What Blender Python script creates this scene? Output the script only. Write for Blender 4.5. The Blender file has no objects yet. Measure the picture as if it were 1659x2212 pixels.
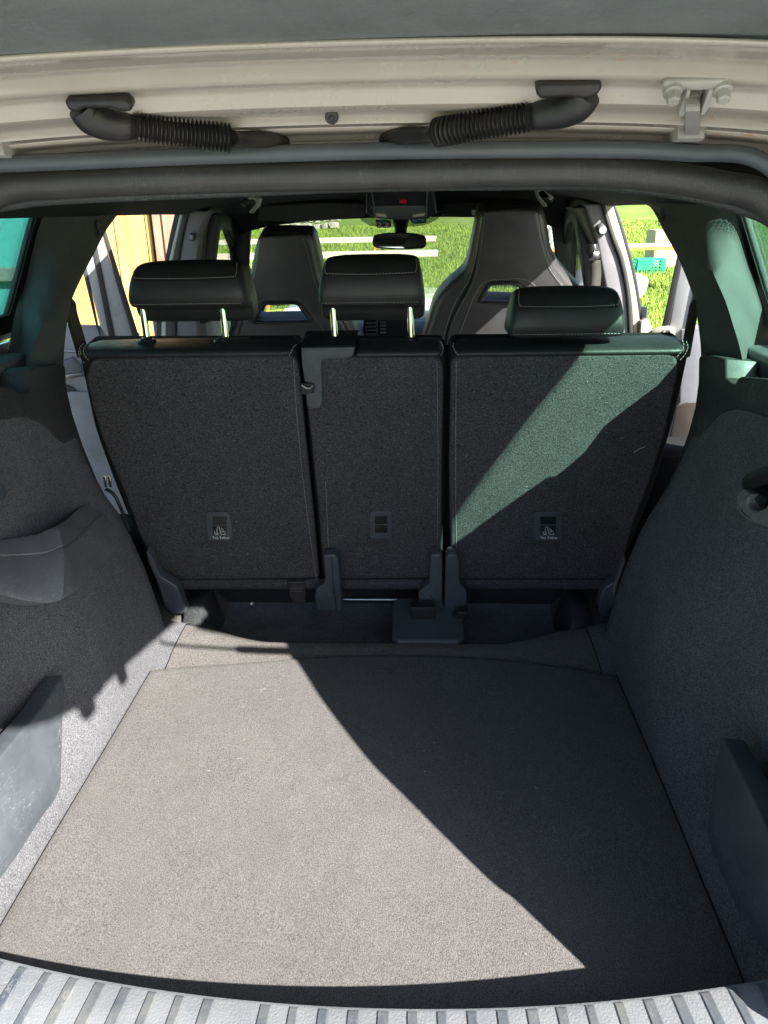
import bpy, bmesh, math, random
import numpy as np
from mathutils import Vector, Matrix
random.seed(7); rng = np.random.default_rng(7)
sc = bpy.context.scene
COL = sc.collection

# ------------------------------------------------------------------ camera
CPOS = np.array([.092, 0., .92]); YAW, PITCH, ROLL = .0547, .3756, .0203
IW, IH, FPX = 1659., 2212., 1661.
_f = np.array([-math.sin(YAW)*math.cos(PITCH), math.cos(YAW)*math.cos(PITCH), -math.sin(PITCH)])
_r = np.array([math.cos(YAW), math.sin(YAW), 0.]); _u = np.cross(_r, _f)
CR = _r*math.cos(ROLL) - _u*math.sin(ROLL); CU = _u*math.cos(ROLL) + _r*math.sin(ROLL); CF = _f
cam_d = bpy.data.cameras.new("camera"); cam = bpy.data.objects.new("camera", cam_d); COL.objects.link(cam)
cam_d.sensor_fit = 'HORIZONTAL'; cam_d.sensor_width = 36.; cam_d.lens = 36.*FPX/IW
cam_d.clip_start = .01; cam_d.clip_end = 900
cam.matrix_world = Matrix(((CR[0], CU[0], -CF[0], CPOS[0]), (CR[1], CU[1], -CF[1], CPOS[1]), (CR[2], CU[2], -CF[2], CPOS[2]), (0, 0, 0, 1)))
sc.camera = cam

# ------------------------------------------------------------------ light
SUN = Vector((1.03, -.94, 1.0)).normalized()
w = bpy.data.worlds.new("World"); sc.world = w; w.use_nodes = True
nt = w.node_tree; bg = nt.nodes["Background"]
sky = nt.nodes.new("ShaderNodeTexSky"); sky.sky_type = 'NISHITA'; sky.sun_disc = False
sky.sun_elevation = math.asin(SUN.z); sky.sun_rotation = math.atan2(SUN.x, SUN.y)
nt.links.new(sky.outputs[0], bg.inputs[0]); bg.inputs[1].default_value = .066
sl = bpy.data.lights.new("sun", 'SUN'); sl.energy = 5.0; sl.angle = math.radians(.55); sl.color = (1., .95, .87)
so = bpy.data.objects.new("sun", sl); COL.objects.link(so)
so.rotation_mode = 'QUATERNION'; so.rotation_quaternion = SUN.to_track_quat('Z', 'Y'); so.location = (6, -6, 8)
sc.view_settings.view_transform = 'Standard'; sc.view_settings.look = 'None'
sc.view_settings.exposure = 2.12; sc.view_settings.gamma = 1
sc.cycles.max_bounces = 10; sc.cycles.diffuse_bounces = 3; sc.cycles.transparent_max_bounces = 16
sc.cycles.sample_clamp_indirect = 6

# ------------------------------------------------------------------ points
def U(u, v, X=None, Y=None, Z=None, P=None):
    "the point of a real plane seen at a place of the 1659 x 2212 frame"
    d = CF + CR*(u-IW/2)/FPX - CU*(v-IH/2)/FPX
    if X is not None: t = (X-CPOS[0])/d[0]
    elif Y is not None: t = (Y-CPOS[1])/d[1]
    elif Z is not None: t = (Z-CPOS[2])/d[2]
    else:
        n = P.n; t = float(np.dot(P.o-CPOS, n)/np.dot(d, n))
    return CPOS + d*t
class Plane:
    "origin, x axis, y axis; n points away from the viewer side"
    def __init__(s, o, x, y, n=None):
        s.o = np.array(o, float); s.x = np.array(x, float); s.x /= np.linalg.norm(s.x)
        y = np.array(y, float); y = y-s.x*np.dot(y, s.x); s.y = y/np.linalg.norm(y)
        s.n = np.cross(s.x, s.y)
        if n is not None and np.dot(s.n, n) < 0: s.n = -s.n
    def loc(s, p): d = np.array(p)-s.o; return (float(d@s.x), float(d@s.y))
    def pt(s, a, b, c=0): return s.o+s.x*a+s.y*b+s.n*c
    def shift(s, c): return Plane(s.o+s.n*c, s.x, s.y, s.n)
def PY(y): return Plane((0, y, 0), (1, 0, 0), (0, 0, 1), (0, 1, 0))
def PX(x): return Plane((x, 0, 0), (0, 1, 0), (0, 0, 1), (math.copysign(1, x), 0, 0))
def PZ(z): return Plane((0, 0, z), (1, 0, 0), (0, 1, 0), (0, 0, -1))

# ------------------------------------------------------------------ materials
class N:
    def __init__(s, name):
        s.m = bpy.data.materials.new(name); s.m.use_nodes = True; s.t = s.m.node_tree
        s.b = s.t.nodes["Principled BSDF"]; s.out = s.t.nodes["Material Output"]
        s.tc = s.t.nodes.new("ShaderNodeTexCoord")
    def n(s, ty, **k):
        o = s.t.nodes.new(ty)
        for a, b in k.items(): setattr(o, a, b)
        return o
    def l(s, a, b): s.t.links.new(a, b)
    def noise(s, scale, detail=2., rough=.5, stretch=None):
        o = s.n("ShaderNodeTexNoise"); o.inputs['Scale'].default_value = scale; o.inputs['Detail'].default_value = detail
        o.inputs['Roughness'].default_value = rough
        src = s.tc.outputs['Object']
        if stretch:
            mp = s.n("ShaderNodeMapping"); mp.inputs['Scale'].default_value = stretch; s.l(src, mp.inputs[0]); src = mp.outputs[0]
        s.l(src, o.inputs['Vector']); return o.outputs['Fac']
    def ramp(s, fac, stops):
        o = s.n("ShaderNodeValToRGB"); e = o.color_ramp.elements
        while len(e) < len(stops): e.new(.5)
        for i, (p, c) in enumerate(stops):
            e[i].position = p; e[i].color = (c[0], c[1], c[2], 1) if not isinstance(c, (int, float)) else (c, c, c, 1)
        s.l(fac, o.inputs[0]); return o.outputs[0]
    def mix(s, fac, a, b, mode='MIX'):
        o = s.n("ShaderNodeMix", data_type='RGBA', blend_type=mode)
        for sock, val in ((o.inputs[0], fac), (o.inputs[6], a), (o.inputs[7], b)):
            if isinstance(val, (int, float)): sock.default_value = val
            elif isinstance(val, (tuple, list)): sock.default_value = (val[0], val[1], val[2], 1)
            else: s.l(val, sock)
        return o.outputs[2]
    def bump(s, h, strength, dist=.001, prev=None):
        o = s.n("ShaderNodeBump"); o.inputs['Strength'].default_value = strength; o.inputs['Distance'].default_value = dist
        s.l(h, o.inputs['Height'])
        if prev is not None: s.l(prev, o.inputs['Normal'])
        s.l(o.outputs[0], s.b.inputs['Normal']); return o.outputs[0]
def c3(c, k=1.): return tuple(x*k for x in c)
def carpet(name, col, contrast=.55, mott=.2, dust=None, dustamt=.0, sc_=520, bump=.9, streak=None):
    m = N(name)
    a = m.noise(sc_, 2.5, .6, streak); r = m.ramp(a, [(.33, c3(col, 1-contrast)), (.5, col), (.69, c3(col, 1+contrast*1.5))])
    b = m.noise(9, 4, .6); k = m.ramp(b, [(.3, 1-mott), (.7, 1+mott)])
    c = m.mix(1., r, k, 'MULTIPLY'); c = m.mix(1., c, m.ramp(m.noise(70, 3, .6, streak), [(.3, .90), (.7, 1.10)]), 'MULTIPLY')
    if dust:
        d = m.noise(5, 5, .65); dm = m.ramp(d, [(.25, dustamt*.68), (.8, dustamt)])
        fi = m.noise(sc_*.8, 2, .6); fm = m.ramp(fi, [(.38, .2), (.60, 1.)])
        c = m.mix(m.mix(1., dm, fm, 'MULTIPLY'), c, dust)
    m.l(c, m.b.inputs['Base Color']); m.b.inputs['Roughness'].default_value = .95
    m.b.inputs['Specular IOR Level'].default_value = .12
    m.b.inputs['Sheen Weight'].default_value = .0
    p = m.bump(m.noise(sc_*1.1, 2, .6, streak), bump, .0012); m.bump(b, .3, .008, p)
    return m.m
def plastic(name, col, rough=.5, grain=420, gb=.35, scratch=.0, dirt=None, dirtamt=.3, spec=.45):
    m = N(name)
    b = m.noise(14, 5, .6); k = m.ramp(b, [(.3, .86), (.7, 1.14)]); c = m.mix(1., col, k, 'MULTIPLY')
    if dirt:
        d = m.noise(7, 6, .7); dm = m.ramp(d, [(.45, 0.), (.8, dirtamt)]); c = m.mix(dm, c, dirt)
    rr = m.ramp(m.noise(22, 4, .6), [(.3, rough-.08), (.7, rough+.1)])
    if scratch:
        sn = m.noise(26, 3, .5, (1.5, 1, 9)); s1 = m.ramp(sn, [(.490, 0.), (.5, 1.), (.510, 0.)])
        sn2 = m.noise(30, 2, .5, (9, 1.2, 1)); s2 = m.ramp(sn2, [(.491, 0.), (.5, 1.), (.509, 0.)])
        mk = m.ramp(m.noise(6, 3, .6), [(.44, 0.), (.60, scratch*.7)])
        s3 = m.mix(1., m.mix(1., s1, s2, 'ADD'), mk, 'MULTIPLY'); c = m.mix(s3, c, (.42, .44, .45))
    m.l(c, m.b.inputs['Base Color']); m.l(rr, m.b.inputs['Roughness'])
    m.b.inputs['Specular IOR Level'].default_value = spec
    if gb: m.bump(m.noise(grain, 2, .5), gb, .0006)
    return m.m
def leather(name, col, rough=.46):
    m = N(name)
    v = m.n("ShaderNodeTexVoronoi"); v.inputs['Scale'].default_value = 520; m.l(m.tc.outputs['Object'], v.inputs['Vector'])
    k = m.ramp(m.noise(10, 4, .6), [(.3, .82), (.7, 1.18)]); m.l(m.mix(1., col, k, 'MULTIPLY'), m.b.inputs['Base Color'])
    m.l(m.ramp(m.noise(30, 3, .6), [(.3, rough-.06), (.7, rough+.08)]), m.b.inputs['Roughness'])
    m.b.inputs['Specular IOR Level'].default_value = .5
    p = m.bump(v.outputs['Distance'], .3, .0006); m.bump(m.noise(16, 3, .5), .25, .004, p)
    return m.m
def paint(name, col, rough=.22, rust=False, orange=.05, coat=.6):
    m = N(name); c = m.mix(1., col, m.ramp(m.noise(8, 4, .6), [(.3, .93), (.7, 1.05)]), 'MULTIPLY')
    gr = m.ramp(m.noise(3, 4, .6, (1, 4, 4)), [(.4, 0.), (.9, .08)]); c = m.mix(gr, c, c3(col, .62))
    if rust:
        s = m.ramp(m.noise(75, 3, .7, (1, 1.6, 1.6)), [(.60, 0.), (.66, .75)]); sx = m.n('ShaderNodeSeparateXYZ'); m.l(m.tc.outputs['Object'], sx.inputs[0]); z = m.mix(1., m.ramp(m.noise(4.2, 2, .5), [(.42, 0.), (.55, 1.)]), m.ramp(sx.outputs[0], [(.10, 0.), (.22, 1.)]), 'MULTIPLY')
        c = m.mix(m.mix(1., s, z, 'MULTIPLY'), c, (.42, .17, .05))
    m.l(c, m.b.inputs['Base Color']); m.b.inputs['Roughness'].default_value = rough
    m.b.inputs['Coat Weight'].default_value = coat; m.b.inputs['Coat Roughness'].default_value = .08
    m.l(m.ramp(m.noise(11, 5, .7), [(.35, rough-.05), (.7, rough+.06)]), m.b.inputs['Roughness'])
    m.bump(m.noise(60, 2, .5), orange, .001)
    return m.m
def simple(name, col, rough=.5, metal=0., spec=.5, var=.12, bump=0., bs=100):
    m = N(name); m.l(m.mix(1., col, m.ramp(m.noise(18, 4, .6), [(.3, 1-var), (.7, 1+var)]), 'MULTIPLY'), m.b.inputs['Base Color'])
    m.b.inputs['Roughness'].default_value = rough; m.b.inputs['Metallic'].default_value = metal; m.b.inputs['Specular IOR Level'].default_value = spec
    if bump: m.bump(m.noise(bs, 3, .6), bump, .002)
    return m.m
def glass(name, tint, refl=1.):
    m = N(name); t = m.t; t.nodes.remove(m.b)
    tr = m.n("ShaderNodeBsdfTransparent"); tr.inputs[0].default_value = (*tint, 1)
    gl = m.n("ShaderNodeBsdfGlossy"); gl.inputs['Roughness'].default_value = .02
    fr = m.n("ShaderNodeFresnel"); fr.inputs[0].default_value = 1.45
    mu = m.n("ShaderNodeMath", operation='MULTIPLY'); mu.inputs[1].default_value = refl; m.l(fr.outputs[0], mu.inputs[0])
    mx = m.n("ShaderNodeMixShader"); m.l(mu.outputs[0], mx.inputs[0]); m.l(tr.outputs[0], mx.inputs[1]); m.l(gl.outputs[0], mx.inputs[2])
    m.l(mx.outputs[0], m.out.inputs[0]); return m.m

M = dict(
 mat=carpet("dusty boot mat carpet", (.080, .080, .084), .62, .06, (.232, .218, .202), .50, 700, 1., (1, .55, 1)),
 side=carpet("side carpet", (.094, .097, .108), .55, .10, (.17, .17, .175), .25, 430, .8),
 ramp=carpet("cross member carpet", (.078, .076, .076), .5, .14, (.22, .20, .18), .38, 430, .9),
 back=carpet("seat back carpet", (.054, .053, .058), .75, .12, (.09, .09, .095), .2, 360, 1., (1, 1, 1.6)),
 recess=carpet("recess felt", (.16, .165, .175), .4, .2, (.06, .06, .065), .3, 480, .5),
 dark=plastic("dark trim plastic", (.030, .034, .036), .5, 420, .4, .35, (.08, .08, .08), .25),
 grey=plastic("grey trim plastic", (.088, .096, .108), .42, 420, .4, .8, (.17, .17, .165), .25),
 panel=plastic("dusty side panel plastic", (.062, .074, .086), .42, 500, .25, .45, (.19, .19, .18), .15),
 sill=plastic("dusty sill plastic", (.165, .178, .196), .6, 330, 1., .3, (.22, .215, .20), .4),
 groove=plastic("worn sill rib plastic", (.066, .078, .098), .42, 330, .5, .3, (.26, .24, .19), .5),
 pillar=plastic("pillar trim fabric", (.060, .066, .068), .7, 520, .45),
 black=plastic("black plastic", (.014, .015, .017), .38, 300, .2),
 bracket=plastic("hinge cover plastic", (.060, .068, .082), .42, 350, .25, .25, (.10, .10, .10), .3),
 rubber=plastic("door rubber", (.022, .023, .024), .55, 200, .15),
 seal=plastic("boot seal rubber", (.040, .039, .040), .42, 60, .15, .15, (.10, .095, .09), .2),
 sealblue=plastic("upper seal rubber", (.075, .088, .098), .36, 60, .2, 0, (.10, .10, .10), .3),
 gaiter=plastic("gaiter rubber", (.016, .016, .017), .42, 150, .3, 0, (.12, .09, .05), .35),
 matte=plastic('matte seat side', (.020, .020, .021), .85, 400, .3, spec=.1), hook=plastic('hook plastic', (.14, .145, .15), .4, 300, .2), leather=leather("black leather", (.022, .023, .024)),
 leatherf=leather("dark grey leather", (.050, .050, .053), .36),
 headliner=carpet("headliner cloth", (.030, .031, .032), .25, .06, None, 0, 600, .3),
 beige=paint("beige grey paint", (.41, .375, .315), .25, True),
 greypaint=paint("grey door paint", (.33, .34, .355), .3),
 steel=simple("bracket paint", (.36, .35, .32), .45, 0, .5, .15, .3, 60),
 chrome=simple("chrome", (.66, .66, .68), .08, 1., .5, .03),
 metal=simple("dull steel", (.35, .35, .36), .35, 1., .5, .1),
 thread=simple("pale stitching", (.30, .30, .29), .8),
 doorplas=plastic("grey door trim", (.23, .235, .26), .5, 400, .3),
 doorleather=leather("door armrest leather", (.10, .10, .12), .5),
 gclear=glass("clear glass", (.93, .96, .94), .7), gscreen=glass("windscreen glass", (.86, .93, .87), .55), ggreen=glass("green tinted glass", (.70, .95, .85), .8),
 mirror=simple("mirror silver", (.8, .82, .84), .02, 1., .5, 0),
 frit=simple("black ceramic frit", (.008, .009, .01), .35),
 belt=simple("belt webbing", (.035, .033, .030), .75, 0, .3, .2, .5, 900),
 white=simple("white print", (.75, .76, .76), .6, 0, .3, .02), whitecloth=simple("white cloth", (.75, .76, .78), .8, 0, .3, .06, .4, 8),
 red=simple("red button", (.55, .01, .02), .4), purple=simple("purple sticker", (.13, .02, .12), .5, 0, .3, .1), teal=simple("teal sticker", (.0, .26, .20), .5, 0, .3, .1),
 lampglass=simple("lamp lens", (.50, .47, .36), .2), visorlabel=simple("yellow label", (.62, .57, .36), .5),
 orange=simple("orange table wood", (.62, .30, .06), .45, 0, .5, .15, .3, 60), tabletop=simple("pale table edge", (.72, .64, .50), .5, 0, .5, .08),
 green=simple("green crate plastic", (.02, .36, .20), .4, 0, .5, .1), lint=simple("pale lint", (.40, .38, .34), .9), leaf=simple("yellow flower", (.75, .55, .03), .7),
)
def wood(name, c1, c2, sc1=(9, 9, .8), knots=True):
    m = N(name); a = m.noise(1.6, 6, .6, sc1); c = m.ramp(a, [(.3, c1), (.7, c2)])
    b = m.noise(3, 3, .6, (1, 1, .35)); c = m.mix(1., c, m.ramp(b, [(.3, .8), (.7, 1.25)]), 'MULTIPLY')
    if knots:
        v = m.n("ShaderNodeTexVoronoi"); v.inputs['Scale'].default_value = 1.; mp = m.n("ShaderNodeMapping"); mp.inputs['Scale'].default_value = (4, 4, 2.2)
        m.l(m.tc.outputs['Object'], mp.inputs[0]); m.l(mp.outputs[0], v.inputs['Vector']); c = m.mix(m.ramp(v.outputs['Distance'], [(.06, .9), (.16, 0.)]), c, c3(c1, .45))
    m.l(c, m.b.inputs['Base Color']); m.b.inputs['Roughness'].default_value = .6; m.bump(a, .5, .01); return m.m
M['plank'] = wood("orange stained planks", (.47, .26, .085), (.64, .40, .16))
M['post'] = wood("reddish rough timber", (.26, .12, .08), (.44, .24, .17), (7, 7, 2), False)
M['stump'] = wood("weathered timber block", (.30, .22, .13), (.50, .40, .27), (6, 6, 1), True)
def stone_m():
    m = N("pale field stone"); m.l(m.ramp(m.noise(5, 6, .7), [(.25, (.18, .16, .13)), (.5, (.42, .39, .34)), (.75, (.62, .59, .52))]), m.b.inputs['Base Color'])
    m.b.inputs['Roughness'].default_value = .9; m.bump(m.noise(12, 5, .7), .8, .03); return m.m
M['stone'] = stone_m()
def grass_m(name, c1, c2, c3_):
    m = N(name); c = m.ramp(m.noise(1.1, 6, .65), [(.3, c1), (.5, c2), (.72, c3_)])
    c = m.mix(1., c, m.ramp(m.noise(26, 3, .7), [(.3, .6), (.7, 1.35)]), 'MULTIPLY'); m.l(c, m.b.inputs['Base Color'])
    m.b.inputs['Roughness'].default_value = .7; m.b.inputs['Specular IOR Level'].default_value = .25
    m.bump(m.noise(18, 4, .7), .6, .05); return m.m
M['soil'] = grass_m("meadow ground", (.11, .18, .022), (.17, .25, .04), (.25, .31, .08))
M['blade'] = grass_m("grass blades", (.15, .235, .03), (.22, .32, .05), (.33, .40, .10))
M['blade'].node_tree.nodes["Principled BSDF"].inputs['Subsurface Weight'].default_value = 0

# ------------------------------------------------------------------ objects
WL = {}
def tag(o, label=None, cat=None, group=None, kind=None):
    for k, v in (('label', label), ('category', cat), ('group', group), ('kind', kind)):
        if v: o[k] = v
    return o
def thing(name, loc, label, cat, group=None):
    o = bpy.data.objects.new(name, None); COL.objects.link(o); o.location = [float(x) for x in loc]; o.empty_display_size = .05
    WL[o] = np.array(loc, float); return tag(o, label, cat, group)
def mk(name, V, F, mat, parent=None, smooth=30, base=None, mats=None, mi=None):
    V = np.array(V, float)
    if parent is not None: off = WL[parent]
    elif base is not None: off = np.array(base, float)
    else: off = np.array([(V[:, 0].min()+V[:, 0].max())/2, (V[:, 1].min()+V[:, 1].max())/2, V[:, 2].min()])
    me = bpy.data.meshes.new(name); me.from_pydata([tuple(x) for x in V-off], [], [tuple(f) for f in F])
    bm = bmesh.new(); bm.from_mesh(me); bmesh.ops.recalc_face_normals(bm, faces=bm.faces); bm.to_mesh(me); bm.free()
    for m in (mats or [mat]): me.materials.append(m)
    if mi is not None: me.polygons.foreach_set('material_index', list(mi))
    if smooth:
        me.polygons.foreach_set('use_smooth', [True]*len(me.polygons)); me.set_sharp_from_angle(angle=math.radians(smooth))
    o = bpy.data.objects.new(name, me); COL.objects.link(o)
    if parent is not None: o.parent = parent; o.location = (0, 0, 0)
    else: o.location = [float(x) for x in off]
    WL[o] = off; return o
def solid(o, t, offset=-1, bevel=0, seg=2):
    m = o.modifiers.new("thickness", 'SOLIDIFY'); m.thickness = t; m.offset = offset
    if bevel: bev(o, bevel, seg)
    return o
def bev(o, wd, seg=2, ang=30):
    m = o.modifiers.new("bevel", 'BEVEL'); m.width = wd; m.segments = seg; m.limit_method = 'ANGLE'; m.angle_limit = math.radians(ang)
    m.harden_normals = False; return o
def sub(o, lv=1):
    m = o.modifiers.new("smooth", 'SUBSURF'); m.levels = lv; m.render_levels = lv; return o
def grid(name, rows, mat, parent=None, closed=False, smooth=40, caps=False, **k):
    "rows: list of equally long point lists"
    n = len(rows[0]); V = [p for r in rows for p in r]; F = []
    for i in range(len(rows)-1):
        for j in range(n if closed else n-1):
            a = i*n+j; b = i*n+(j+1) % n; F.append((a, b, b+n, a+n))
    if caps: F.append(tuple(range(n))[::-1]); F.append(tuple((len(rows)-1)*n+j for j in range(n)))
    return mk(name, V, F, mat, parent, smooth, **k)
def box(name, lo, hi, mat, parent=None, bevel=.004, seg=2, **k):
    x0, y0, z0 = lo; x1, y1, z1 = hi
    V = [(x0, y0, z0), (x1, y0, z0), (x1, y1, z0), (x0, y1, z0), (x0, y0, z1), (x1, y0, z1), (x1, y1, z1), (x0, y1, z1)]
    o = mk(name, V, [(0, 3, 2, 1), (4, 5, 6, 7), (0, 1, 5, 4), (1, 2, 6, 5), (2, 3, 7, 6), (3, 0, 4, 7)], mat, parent, 40, **k)
    if bevel: bev(o, bevel, seg)
    return o
def obox(name, pl, a0, a1, b0, b1, c0, c1, mat, parent=None, bevel=.003, seg=2, taper=1., **k):
    "box laid on a plane: a,b in the plane, c behind it"
    am = (a0+a1)/2; t = taper
    V = [pl.pt(a0, b0, c0), pl.pt(a1, b0, c0), pl.pt(a1, b0, c1), pl.pt(a0, b0, c1),
         pl.pt(am+(a0-am)*t, b1, c0), pl.pt(am+(a1-am)*t, b1, c0), pl.pt(am+(a1-am)*t, b1, c1), pl.pt(am+(a0-am)*t, b1, c1)]
    o = mk(name, V, [(0, 3, 2, 1), (4, 5, 6, 7), (0, 1, 5, 4), (1, 2, 6, 5), (2, 3, 7, 6), (3, 0, 4, 7)], mat, parent, 40, **k)
    if bevel: bev(o, bevel, seg)
    return o
def smoothpath(pts, n=6):
    "Catmull-Rom"
    P = [np.array(p, float) for p in pts]; P = [2*P[0]-P[1]]+P+[2*P[-1]-P[-2]]; out = []
    for i in range(1, len(P)-2):
        for k in range(n):
            t = k/n; a, b, c, d = P[i-1:i+3]
            out.append(.5*((2*b)+(c-a)*t+(2*a-5*b+4*c-d)*t*t+(3*b-a-3*c+d)*t**3))
    out.append(P[-2]); return out
def frames(path):
    T = []
    for i in range(len(path)):
        t = path[min(i+1, len(path)-1)]-path[max(i-1, 0)]; T.append(t/(np.linalg.norm(t)+1e-12))
    up = np.array([0, 0, 1.]) if abs(T[0][2]) < .9 else np.array([0, 1., 0]); Fr = []
    for t in T:
        b = np.cross(t, up); b /= np.linalg.norm(b); nn = np.cross(b, t); up = nn; Fr.append((b, nn))
    return Fr
def tube(name, path, r, mat, parent=None, seg=12, sq=(1, 1), **k):
    path = [np.array(p, float) for p in path]; Fr = frames(path); rows = []
    for i, (p, (b, nn)) in enumerate(zip(path, Fr)):
        rr = r[i] if hasattr(r, '__len__') else r
        rows.append([p+(b*math.cos(a)*sq[0]+nn*math.sin(a)*sq[1])*rr for a in [2*math.pi*j/seg for j in range(seg)]])
    return grid(name, rows, mat, parent, True, 50, True, **k)
def stitches(name, path, parent, dash=.0042, gap=.0022, r=.0007, mat=None):
    path = [np.array(p, float) for p in path]; V = []; F = []
    L = [0]; 
    for a, b in zip(path, path[1:]): L.append(L[-1]+np.linalg.norm(b-a))
    def at(s):
        i = min(max(np.searchsorted(L, s)-1, 0), len(path)-2); t = (s-L[i])/(L[i+1]-L[i]+1e-12); return path[i]*(1-t)+path[i+1]*t
    s = 0
    while s+dash < L[-1]:
        a, b = at(s), at(s+dash); t = b-a; t /= np.linalg.norm(t); x = np.cross(t, (0.3, .9, .2)); x /= np.linalg.norm(x); y = np.cross(t, x); n0 = len(V)
        for q in (a, b):
            for k in range(4): V.append(q+(x*math.cos(k*math.pi/2)+y*math.sin(k*math.pi/2))*r)
        for k in range(4): F.append((n0+k, n0+(k+1) % 4, n0+4+(k+1) % 4, n0+4+k))
        F += [(n0, n0+1, n0+2, n0+3), (n0+7, n0+6, n0+5, n0+4)]; s += dash+gap
    return tag(mk(name, V, F, mat or M['thread'], parent, 0), kind='stuff')
def rnd(pts, r, n=4):
    "round the corners of a closed 2D outline"
    out = []; P = [np.array(p, float) for p in pts]; m = len(P)
    for i in range(m):
        a, b, c = P[i-1], P[i], P[(i+1) % m]; u, v = a-b, c-b; lu, lv = np.linalg.norm(u), np.linalg.norm(v)
        rr = min(r, lu*.45, lv*.45); p0, p1 = b+u/lu*rr, b+v/lv*rr
        for k in range(n+1): t = k/n; out.append(p0*(1-t)**2+b*2*t*(1-t)+p1*t*t)
    return out
def shape(name, pl, loops, depth, mat, parent=None, bevel=.002, seg=2, px=True, rad=0, holes=(), **k):
    "a flat-outlined part of real thickness: its face lies in the plane, its body behind; holes cut through"
    cu = bpy.data.curves.new("tmp", 'CURVE'); cu.dimensions = '2D'; cu.fill_mode = 'BOTH'
    e = max(depth/2-bevel, .0001); cu.extrude = e; cu.bevel_depth = bevel; cu.bevel_resolution = max(seg-1, 0); cu.offset = -bevel if bevel else 0
    for lp in [loops]+list(holes):
        q = [pl.loc(U(*p, P=pl)) for p in lp] if px else lp
        if rad: q = rnd(q, rad)
        s = cu.splines.new('POLY'); s.points.add(len(q)-1)
        for i, p in enumerate(q): s.points[i].co = (float(p[0]), float(p[1]), 0, 1)
        s.use_cyclic_u = True
    ob = bpy.data.objects.new("tmp", cu); me = bpy.data.meshes.new_from_object(ob)
    bm = bmesh.new(); bm.from_mesh(me); bmesh.ops.remove_doubles(bm, verts=bm.verts, dist=1e-6); bmesh.ops.dissolve_degenerate(bm, edges=bm.edges, dist=1e-6)
    V = [pl.pt(v.co.x, v.co.y, v.co.z+depth/2) for v in bm.verts]; F = [[v.index for v in f.verts] for f in bm.faces]
    bm.free(); bpy.data.objects.remove(ob); bpy.data.curves.remove(cu); bpy.data.meshes.remove(me)
    return mk(name, V, F, mat, parent, 35, **k)
def text(name, body, pl, ctr, size, mat, parent, depth=.0006, rot=0., px=True, up=None):
    cu = bpy.data.curves.new("tmp", 'FONT'); cu.body = body; cu.size = size; cu.align_x = 'CENTER'; cu.align_y = 'CENTER'; cu.extrude = depth/2; cu.resolution_u = 2
    ob = bpy.data.objects.new("tmp", cu); COL.objects.link(ob); dg = bpy.context.evaluated_depsgraph_get(); me = bpy.data.meshes.new_from_object(ob.evaluated_get(dg))
    c = pl.loc(U(*ctr, P=pl)) if px else ctr; ca, sa = math.cos(rot), math.sin(rot)
    V = [pl.pt(c[0]+v.co.x*ca-v.co.y*sa, c[1]+v.co.x*sa+v.co.y*ca, -v.co.z) for v in me.vertices]; F = [list(p.vertices) for p in me.polygons]
    bpy.data.objects.remove(ob); bpy.data.curves.remove(cu); bpy.data.meshes.remove(me)
    return mk(name, V, F, mat, parent, 0)
def disc(name, c, axis, r, h, mat, parent, seg=20, bevel=.001, r2=None, **k):
    c = np.array(c, float); axis = np.array(axis, float); axis /= np.linalg.norm(axis)
    x = np.cross(axis, (.2, .1, .97)); x /= np.linalg.norm(x); y = np.cross(axis, x); r2 = r if r2 is None else r2
    rows = [[c+axis*hh+(x*math.cos(t)+y*math.sin(t))*rr for t in [2*math.pi*j/seg for j in range(seg)]] for hh, rr in ((0, r), (h-bevel, r2), (h, r2-bevel))]
    return grid(name, rows, mat, parent, True, 40, True, **k)

# ================================================================== THE SETTING
def gz(x, y):
    s = max(0., y-2.5); z = -.72+.038*s*min(1, s/1.5)
    if y > 3: z += .025*math.sin(x*.9+y*.5)+.02*math.sin(y*1.1-x*.6)
    return z
xs = [-400, -150, -60, -30, -18]+list(np.linspace(-12, 12, 49))+[18, 30, 60, 150, 400]
ys = [-400, -100, -40, -20, -12, -8, -5, -3, -1, 1, 2.5]+list(np.linspace(3, 32, 70))+[36, 40, 45, 90, 200, 420]
gzz = lambda x, y: gz(x, min(y, 45)) + (0 if y < 45 else .06*(min(y, 200)-45))
o = grid("ground", [[(x, y, gzz(x, y)) for x in xs] for y in ys], M['soil'], None, base=(0, 0, -.72)); tag(o, kind='structure')
def gravel_m():
    m = N("pale gravel"); a = m.noise(60, 4, .7); m.l(m.ramp(a, [(.3, (.20, .20, .20)), (.5, (.38, .38, .38)), (.72, (.60, .60, .60))]), m.b.inputs['Base Color']); m.b.inputs['Roughness'].default_value = .9; m.bump(a, .9, .02); return m.m
o = grid("gravel_drive", [[(x, y, -.716) for x in np.linspace(-5, 7, 13)] for y in np.linspace(-12, 2.9, 16)], gravel_m(), None, base=(0, 0, -.716)); tag(o, kind='structure')
# grass blades of the meadow
def blades(n, x0, x1, y0, y1, h0, h1, wd):
    V = np.zeros((n, 3, 3)); k = 0
    X = rng.uniform(x0, x1, n); Yv = y0+(y1-y0)*rng.random(n)**1.15; A = rng.uniform(0, math.pi, n); H = rng.uniform(h0, h1, n); B = rng.normal(0, .35, (n, 2))
    Z = np.array([gz(a, b) for a, b in zip(X, Yv)]); s = wd*(1+Yv*.12)
    V[:, 0] = np.stack([X-np.cos(A)*s, Yv-np.sin(A)*s, Z-.005], 1); V[:, 1] = np.stack([X+np.cos(A)*s, Yv+np.sin(A)*s, Z-.005], 1)
    V[:, 2] = np.stack([X+B[:, 0]*H, Yv+B[:, 1]*H, Z+H], 1); return V.reshape(-1, 3)
GV = np.concatenate([blades(90000, -9, 11, 4., 30, .03, .10, .0042), blades(70000, -5.5, 7, 4., 17, .03, .085, .0036)])
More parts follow.
